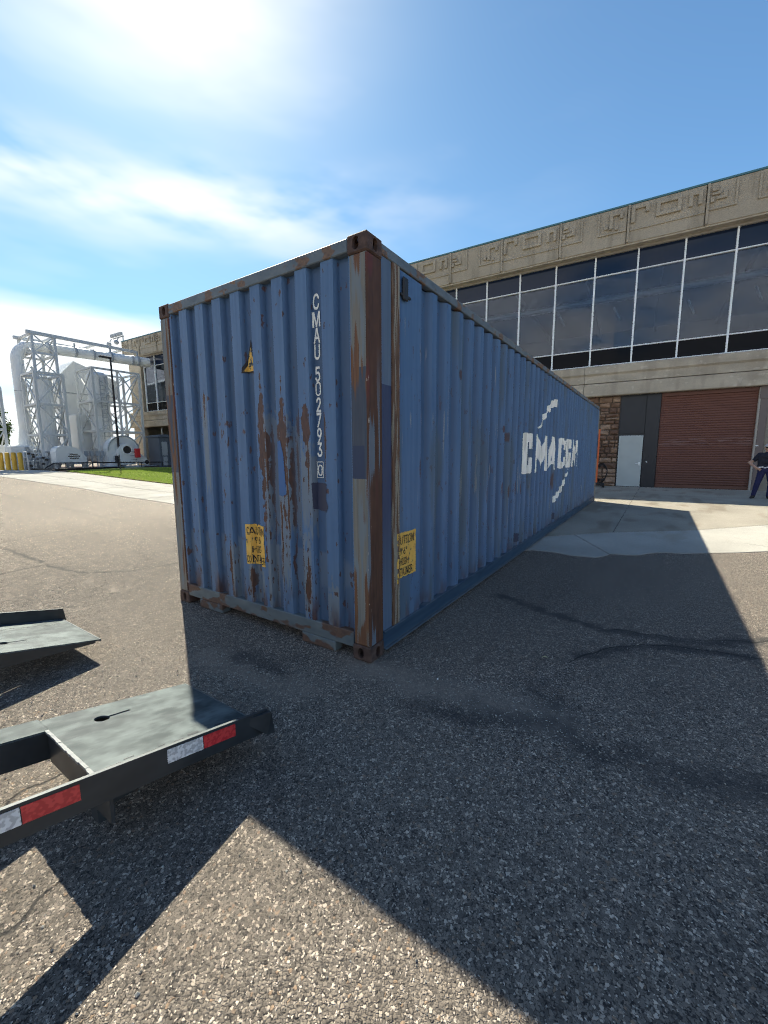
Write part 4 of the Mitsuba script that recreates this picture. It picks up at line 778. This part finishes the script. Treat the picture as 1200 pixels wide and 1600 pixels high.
part(fk, 'outlet', cat(disc(-33.4, -33.0, 13.75, 1.85, .6), trimesh.convex.convex_hull(np.array([(x, y, z) for x in (-33.4, -33.0) for y, z in ((13.2, .8), (13.15, 1.8), (14.35, 1.9), (14.3, .8))]))), 'm_yardwhite', 30)
part(fk, 'inlet', disc(-32.99, -32.97, 13.75, 1.95, .32), 'm_black', 30)
part(fk, 'inlet_ring', sweep([(-32.97, 13.75 + .34 * math.cos(t), 1.95 + .34 * math.sin(t)) for t in np.linspace(0, 2 * np.pi, 26)], .05, 8), 'm_yardwhite', 40)
for k in range(4): part(fk, 'ladder_rung', beam((-32.9, 13.95, .9 + .3 * k), (-32.9, 14.5, .9 + .3 * k), .05), 'm_yardgrey')
part(fk, 'belt_guard', cat(trimesh.convex.convex_hull(np.array([(x, y, z) for x in (-33.2, -32.95) for y, z in ((14.35, 1.75), (14.6, 1.8), (15.4, 1.0), (15.25, .74), (14.25, 1.0))]))), 'm_yardwhite')
part(fk, 'pulley', cat(disc(-32.94, -32.92, 15.15, .98, .17)), 'm_black', 30)
part(fk, 'base', box(-34.3, -32.8, 12.4, 16.3, G0, .72, .02), 'm_yardgrey')
rb = thing('red_box', 'small bright red alarm box in front of the blower', 'alarm box')
part(rb, 'case', box(-32.85, -32.6, 14.2, 14.55, 1.35, 2.05, .02), 'm_red'); part(rb, 'stand', beam((-32.75, 14.37, G0), (-32.75, 14.37, 1.36), .07), 'm_yardsteel')
ck = thing('control_cabinet', 'white cabinet with a rounded top and small dark text bars', 'cabinet')
cab = Polygon([(9.2, .95), (11.0, .95), (11.05, 1.4), (10.5, 2.05), (10.0, 2.2), (9.55, 2.2), (9.3, 2.05), (9.2, 1.8)]); mm = extrude(cab, 1.0); R4 = np.eye(4); R4[:3, 0] = [0, 1, 0]; R4[:3, 1] = [0, 0, 1]; R4[:3, 2] = [1, 0, 0]; mm.apply_transform(R4); mm.apply_translation([-34.2, 0, 0])
part(ck, 'case', mm, 'm_yardwhite')
for z, y0, y1 in ((1.58, 10.0, 10.5), (1.44, 9.9, 10.65), (1.30, 10.0, 10.55)): part(ck, 'text_bar', box(-33.199, -33.185, y0, y1, z, z + .07), 'm_black')
for y in (9.3, 10.9): part(ck, 'leg', beam((-33.6, y, G0), (-33.6, y, .96), .09), 'm_yardsteel')
# small valves and pipes at the foot of the big pipe
vk = thing('valve_cluster', 'tangle of small white pipes and dark valves at the foot of the bent pipe', 'pipework')
r = np.random.RandomState(3)
for k in range(22):
    y = 7.9 + 1.9 * r.rand(); x = -34.6 - 1.6 * r.rand(); z1 = 1.1 + 1.2 * r.rand(); y2 = y + .5 * r.randn()
    part(vk, 'pipe', cat(tube((x, y, G0), (x, y, z1), .05), tube((x, y, z1), (x, y2, z1), .05), tube((x, y2, z1), (x, y2, z1 - .4), .04)), 'm_yardwhite' if k % 3 else 'm_yardgrey', 40)
for k in range(16):
    y = 7.9 + 2.0 * r.rand(); x = -34.2 - 1.0 * r.rand(); z = .8 + .9 * r.rand(); part(vk, 'valve', cat(tube((x, y, z - .07), (x, y, z + .07), .09), tube((x, y, z), (x + .2, y, z), .03), tube((x + .2, y, z - .01), (x + .2, y, z + .01), .1)), 'm_black' if k % 2 else 'm_yardgrey', 40)
part(vk, 'housing', box(-37.5, -36.2, 7.6, 9.9, G0, 2.2, .04), 'm_yardwhite')
for k in range(4):
    y = 11.3 + .35 * k; part(vk, 'post_valve', cat(tube((-33.9, y, G0), (-33.9, y, 1.6 + .3 * (k % 2)), .045), box(-34.0, -33.8, y - .1, y + .1, 1.5, 1.85)), 'm_yardgrey', 40)
solo('plant_box', cat(box(-41.5, -38.2, 4.5, 8.0, .5, 2.3, .05)), 'm_yardwhite', 'low white housing behind the yellow bollards', 'plant housing')
sk = thing('equipment_shed', 'dark blue grey shed beside the container edge in front of the building', 'shed')
part(sk, 'wall', box(-33.9, -32.2, 15.85, 17.15, G0, 2.95, .02), 'm_shed'); part(sk, 'roof', trimesh.convex.convex_hull(np.array([(x, y, z) for x in (-34.0, -32.1) for y, z in ((15.75, 2.96), (17.2, 2.96), (15.75, 3.08), (16.4, 3.2), (17.2, 3.1))])), 'm_shed')
part(sk, 'panel', cat(box(-32.199, -32.17, 16.05, 16.5, 1.5, 2.6), box(-32.199, -32.18, 16.1, 16.45, .7, 1.4)), 'm_yardgrey')
for k in range(5): part(sk, 'rib', box(-32.199, -32.185, 16.6 + .12 * k, 16.62 + .12 * k, .6, 2.9), 'm_shed')
# lamp post, bollards, rail, signs
lk = thing('lamp_post', 'tall thin black lamp post at the edge of the lawn', 'lamp post')
part(lk, 'pole', tube((-33.2, 13.25, .58), (-33.2, 13.25, 8.7), .085, 12, .06), 'm_black', 40); part(lk, 'base', tube((-33.2, 13.25, .55), (-33.2, 13.25, 1.0), .17, 12), 'm_black', 40)
part(lk, 'lamp_head', cat(box(-33.35, -33.05, 12.5, 13.3, 8.68, 8.80, .02)), 'm_black'); part(lk, 'pole_box', box(-33.35, -33.1, 12.98, 13.16, 1.0, 1.5, .01), 'm_black')
BL = ['rightmost yellow steel bollard before the white plant, next to the dark valves', 'second yellow steel bollard from the right before the white plant', 'third yellow steel bollard from the right before the white plant', 'fourth yellow steel bollard from the right, at the left edge of the photo', 'last yellow steel bollard, cut off by the left edge of the photo']
for lb, (x, y) in zip(BL, ((-34.0, 7.47), (-34.6, 7.30), (-35.2, 7.12), (-36.0, 6.98), (-37.2, 6.7))):
    k = thing('bollard', lb, 'bollard', 'yellow bollards before the white plant')
    part(k, 'post', tube((x, y, .55), (x, y, 1.70), .13, 16), 'm_yellow', 40); c_s = trimesh.creation.icosphere(2, .128); c_s.apply_scale([1, 1, .45]); c_s.apply_translation([x, y, 1.70]); part(k, 'cap', c_s, 'm_yellow', 40)
gk = thing('guard_rail', 'low black pipe rail along the gravel bed', 'guard rail')
gp = [(-33.3, 8.45, .55), (-33.2, 8.6, .75), (-33.1, 9.0, 1.0), (-32.9, 9.6, 1.02), (-32.6, 12, 1.0), (-32.3, 14.5, .98), (-32.2, 16.5, .97)]
part(gk, 'rail', sweep(gp, .04, 8), 'm_black', 40)
for y, x in ((9.6, -32.9), (11.2, -32.7), (12.8, -32.5), (14.4, -32.3), (16, -32.2)): part(gk, 'post', tube((x, y, .55), (x, y, 1.0), .03), 'm_black', 30)
struct('curb', cat([beam((-34.5 + 0 * k, 8.1 + k, .60), (-34.5, 9.08 + k, .60), .16, .14) for k in range(0)] + [beam((-34.2, 8.14, .60), (-30.3, 8.2, .60), .16, .14), beam((-30.3, 8.2, .60), (-33.2, 14.0, .60), .16, .16), beam((-33.2, 14.0, .6), (-32.0, 17.2, .6), .16, .16)]), 'm_black', 'low dark timber curb round the gravel bed')
solo('marker_stake', tube((-25.0, 9.6, .36), (-25.0, 9.6, 1.55), .022), 'm_black', 'thin dark stake standing alone on the lawn', 'stake', 40)
# dark tree far behind at the left
tk = thing('tree', 'dark tree far behind the plant at the left', 'tree')
part(tk, 'trunk', tube((-62, 13.4, .4), (-62, 13.4, 4.0), .2, 10, .1), 'm_bark', 40)
def leaves(c, rad, n, s, seed):
    r = np.random.RandomState(seed); cl = r.randn(26, 3) * np.array(rad) * .55; ctr = cl[r.randint(0, 26, n)] + r.randn(n, 3) * np.array(rad) * .22; P = np.array(c) + ctr
    a = r.randn(n, 3); a /= np.linalg.norm(a, axis=1, keepdims=True); b = np.cross(a, r.randn(n, 3)); b /= np.linalg.norm(b, axis=1, keepdims=True); k = s * (.6 + .8 * r.rand(n, 1))
    v = np.stack([P - a * k, P + b * k * .5, P + a * k, P - b * k * .5], 1).reshape(-1, 3); i = np.arange(n) * 4; return trimesh.Trimesh(v, np.vstack([np.c_[i, i + 1, i + 2], np.c_[i, i + 2, i + 3]]), process=False)
part(tk, 'crown', leaves((-62, 13.4, 4.6), (1.2, .9, 1.7), 3500, .14, 4), 'm_leaf')
for (x, y, z, s, lb) in ((-60, 20.6, 4.5, 5, 'dark shrubby tree seen between the frames behind the white tank'),):
    k2 = thing('tree', lb, 'tree'); part(k2, 'trunk', tube((x, y, .4), (x, y, 4), .2, 10, .1), 'm_bark', 40); part(k2, 'crown', leaves((x, y, 5.2), (1.2, 1.4, 2.0), 3500, .15, s), 'm_leaf')

# ------------------------------------------------------------------ orange lift and clutter by the stone wall
ok = thing('pallet_lift', 'orange lift mast with a dark base beside the stone wall', 'lift')
def wp(s, d, z): return (FO + ex * s - ny * d + np.array([0, 0, z]))
for s in (-2.98, -2.72): part(ok, 'upright', beam(wp(s, .9, .1), wp(s, .9, 2.55), .06, .08), 'm_orange')
for z in (.95, 1.5, 1.95, 2.5): part(ok, 'crossbar', beam(wp(-2.98, .9, z), wp(-2.72, .9, z), .06), 'm_orange')
part(ok, 'carriage', cat(beam(wp(-2.85, .88, 1.0), wp(-2.85, .88, 1.9), .05)), 'm_orange')
part(ok, 'base', cat(beam(wp(-3.0, .9, .16), wp(-2.4, .9, .16), .1), beam(wp(-2.5, .9, .12), wp(-2.5, 1.2, .12), .08)), 'm_black')
for s, d in ((-2.95, .85), (-2.42, 1.1), (-2.45, .8)): part(ok, 'wheel', tube(wp(s - .04, d, .09), wp(s + .04, d, .09), .085, 16), 'm_tyre', 30)
r = np.random.RandomState(8)
hp = [wp(-2.55 + .22 * math.cos(t) * (1 + .08 * math.sin(3 * t)), .75 + .05 * math.sin(2.3 * t), .62 + .45 * math.sin(t) * (1 - .02 * t)) for t in np.linspace(0, 18, 110)]
solo('hose_coil', sweep(hp, .022, 8), 'm_black', 'dark coiled hose hanging low by the stone wall', 'hose', True)

# ------------------------------------------------------------------ person at the right edge
pe_k = thing('person', 'person in navy shirt and trousers standing with hand on hip by the roller door', 'person')
def body(bones, ref=.02, it=8):
    M = None
    for (p, rp, q, rq) in bones:
        a = m3.Manifold.sphere(rp, 20).translate(list(map(float, p))); b = m3.Manifold.sphere(rq, 20).translate(list(map(float, q)))
        hl = m3.Manifold.batch_hull([a, b]); M = hl if M is None else M + hl
    m = unmani(M.refine_to_length(ref)); m.merge_vertices(); trimesh.smoothing.filter_taubin(m, iterations=it); return m
PO = np.array([4.50, 15.65, .008]); th = math.radians(-8)
PM = np.eye(4); PM[:2, :2] = [[math.cos(th), -math.sin(th)], [math.sin(th), math.cos(th)]]; PM[:3, 3] = PO     # local: -y is the front
def pp(n, m, mt, s=True, label=None): return part(pe_k, n, moved(m, PM), mt, s, label)
hipz = .93
legs = []
for s, fx_ in ((-1, -.24), (1, .13)):
    legs += [((s * .09, 0, hipz - .02), .105, (s * .15 + (-.02 if s < 0 else 0), -.02, .5), .075), ((s * .15 + (-.02 if s < 0 else 0), -.02, .5), .078, (fx_, .02, .11), .058)]
legs += [((-.1, 0, hipz), .115, (.1, 0, hipz), .115), ((-.09, 0, 1.02), .115, (.09, 0, 1.02), .115)]
pp('trousers', body(legs), 'm_trousers')
torso = [((-.1, 0, 1.03), .118, (.1, 0, 1.03), .118), ((-.11, 0, 1.2), .12, (.11, 0, 1.2), .12), ((-.12, .005, 1.36), .118, (.12, .005, 1.36), .118), ((-.11, 0, 1.03), .11, (-.13, 0, 1.36), .11), ((.11, 0, 1.03), .11, (.13, 0, 1.36), .11), ((-.17, .01, 1.42), .07, (.17, .01, 1.42), .07), ((0, .01, 1.42), .08, (0, 0, 1.48), .065),
         ((-.19, .01, 1.42), .068, (-.30, .03, 1.25), .062), ((.19, .01, 1.42), .068, (.25, .02, 1.16), .06)]
pp('shirt', body(torso), 'm_shirt')
arms = [((-.29, .03, 1.26), .048, (-.42, .03, 1.16), .046), ((-.42, .03, 1.16), .044, (-.27, -.10, 1.02), .032), ((.245, .02, 1.18), .047, (.27, .0, 1.12), .044), ((.27, 0, 1.12), .043, (.27, -.08, .9), .03)]
fing = []
for base, di in (((-.27, -.10, 1.02), np.array([.09, -.03, -.05])), ((.27, -.08, .9), np.array([.0, -.02, -.1]))):
    base = np.array(base); e = base + di * .8; fing.append((base, .03, e, .032))
    sid = np.cross(di, [0, 1, 0]); sid /= np.linalg.norm(sid)
    for f in range(4):
        o = e + sid * (.012 + .0) * (f - 1.5) * 1.5; k1 = o + di * (.38 + .05 * (f % 2)); k2 = k1 + di * .32 + np.array([0, .015, -.02]); fing += [(o, .0095, k1, .009), (k1, .009, k2, .0078)]
    t0_ = base + di * .25 + sid * -.028; fing.append((t0_, .012, t0_ + di * .45 - sid * .022, .009))
pp('arms', body(arms, .015), 'm_skin'); pp('hands', body(fing, .006, 4), 'm_skin')
head = [((0, .0, 1.46), .055, (0, -.005, 1.56), .055), ((0, .012, 1.66), .088, (0, .02, 1.64), .09), ((0, -.02, 1.60), .066, (0, -.035, 1.555), .045), ((0, -.02, 1.66), .08, (0, -.03, 1.62), .07), ((0, -.098, 1.632), .010, (0, -.112, 1.605), .014), ((-.082, .01, 1.625), .014, (-.084, .015, 1.60), .012), ((.082, .01, 1.625), .014, (.084, .015, 1.60), .012), ((-.022, -.092, 1.572), .007, (.022, -.092, 1.572), .007)]
pp('head', body(head, .009, 5), 'm_skin')
pp('hair', body([((0, .045, 1.66), .078, (0, .055, 1.60), .062)], .015), 'm_hair')
cap = trimesh.creation.icosphere(3, .102); cap.apply_translation([0, .008, 1.672]); cap = unmani(mani(cap) - mani(box(-.2, .2, -.2, .2, 1.4, 1.678)))
pp('cap', cat(cap, trimesh.convex.convex_hull(np.array([(x, y, z) for x, y in ((-.075, -.06), (.075, -.06), (.05, -.165), (-.05, -.165), (0, -.175)) for z in (1.672, 1.682)]))), 'm_cap', 40)
pp('sunglasses', cat(box(-.066, -.008, -.108, -.085, 1.627, 1.66, .008), box(.008, .066, -.108, -.085, 1.627, 1.66, .008), box(-.085, .085, -.098, -.088, 1.648, 1.656)), 'm_black', False)
pp('belt', cat(tube((0, 0, 1.0), (0, 0, 1.035), .001), *[box(x - .03, x + .03, -.135 + .6 * abs(x) ** 2, -.112 + .6 * abs(x) ** 2, .995 + .012 * math.sin(k * 2.2), 1.035 + .012 * math.sin(k * 2.2), .006) for k, x in enumerate(np.linspace(-.16, .16, 6))]), 'm_belt', False, 'pale belt fittings')
for s, fx_ in ((-1, -.24), (1, .13)):
    pp('boot', body([((fx_, .03, .10), .058, (fx_, .03, .045), .045), ((fx_, .04, .04), .042, (fx_ + s * .05, -.16, .032), .034), ((fx_, 0, .06), .05, (fx_ + s * .04, -.10, .045), .04)], .015), 'm_boot')
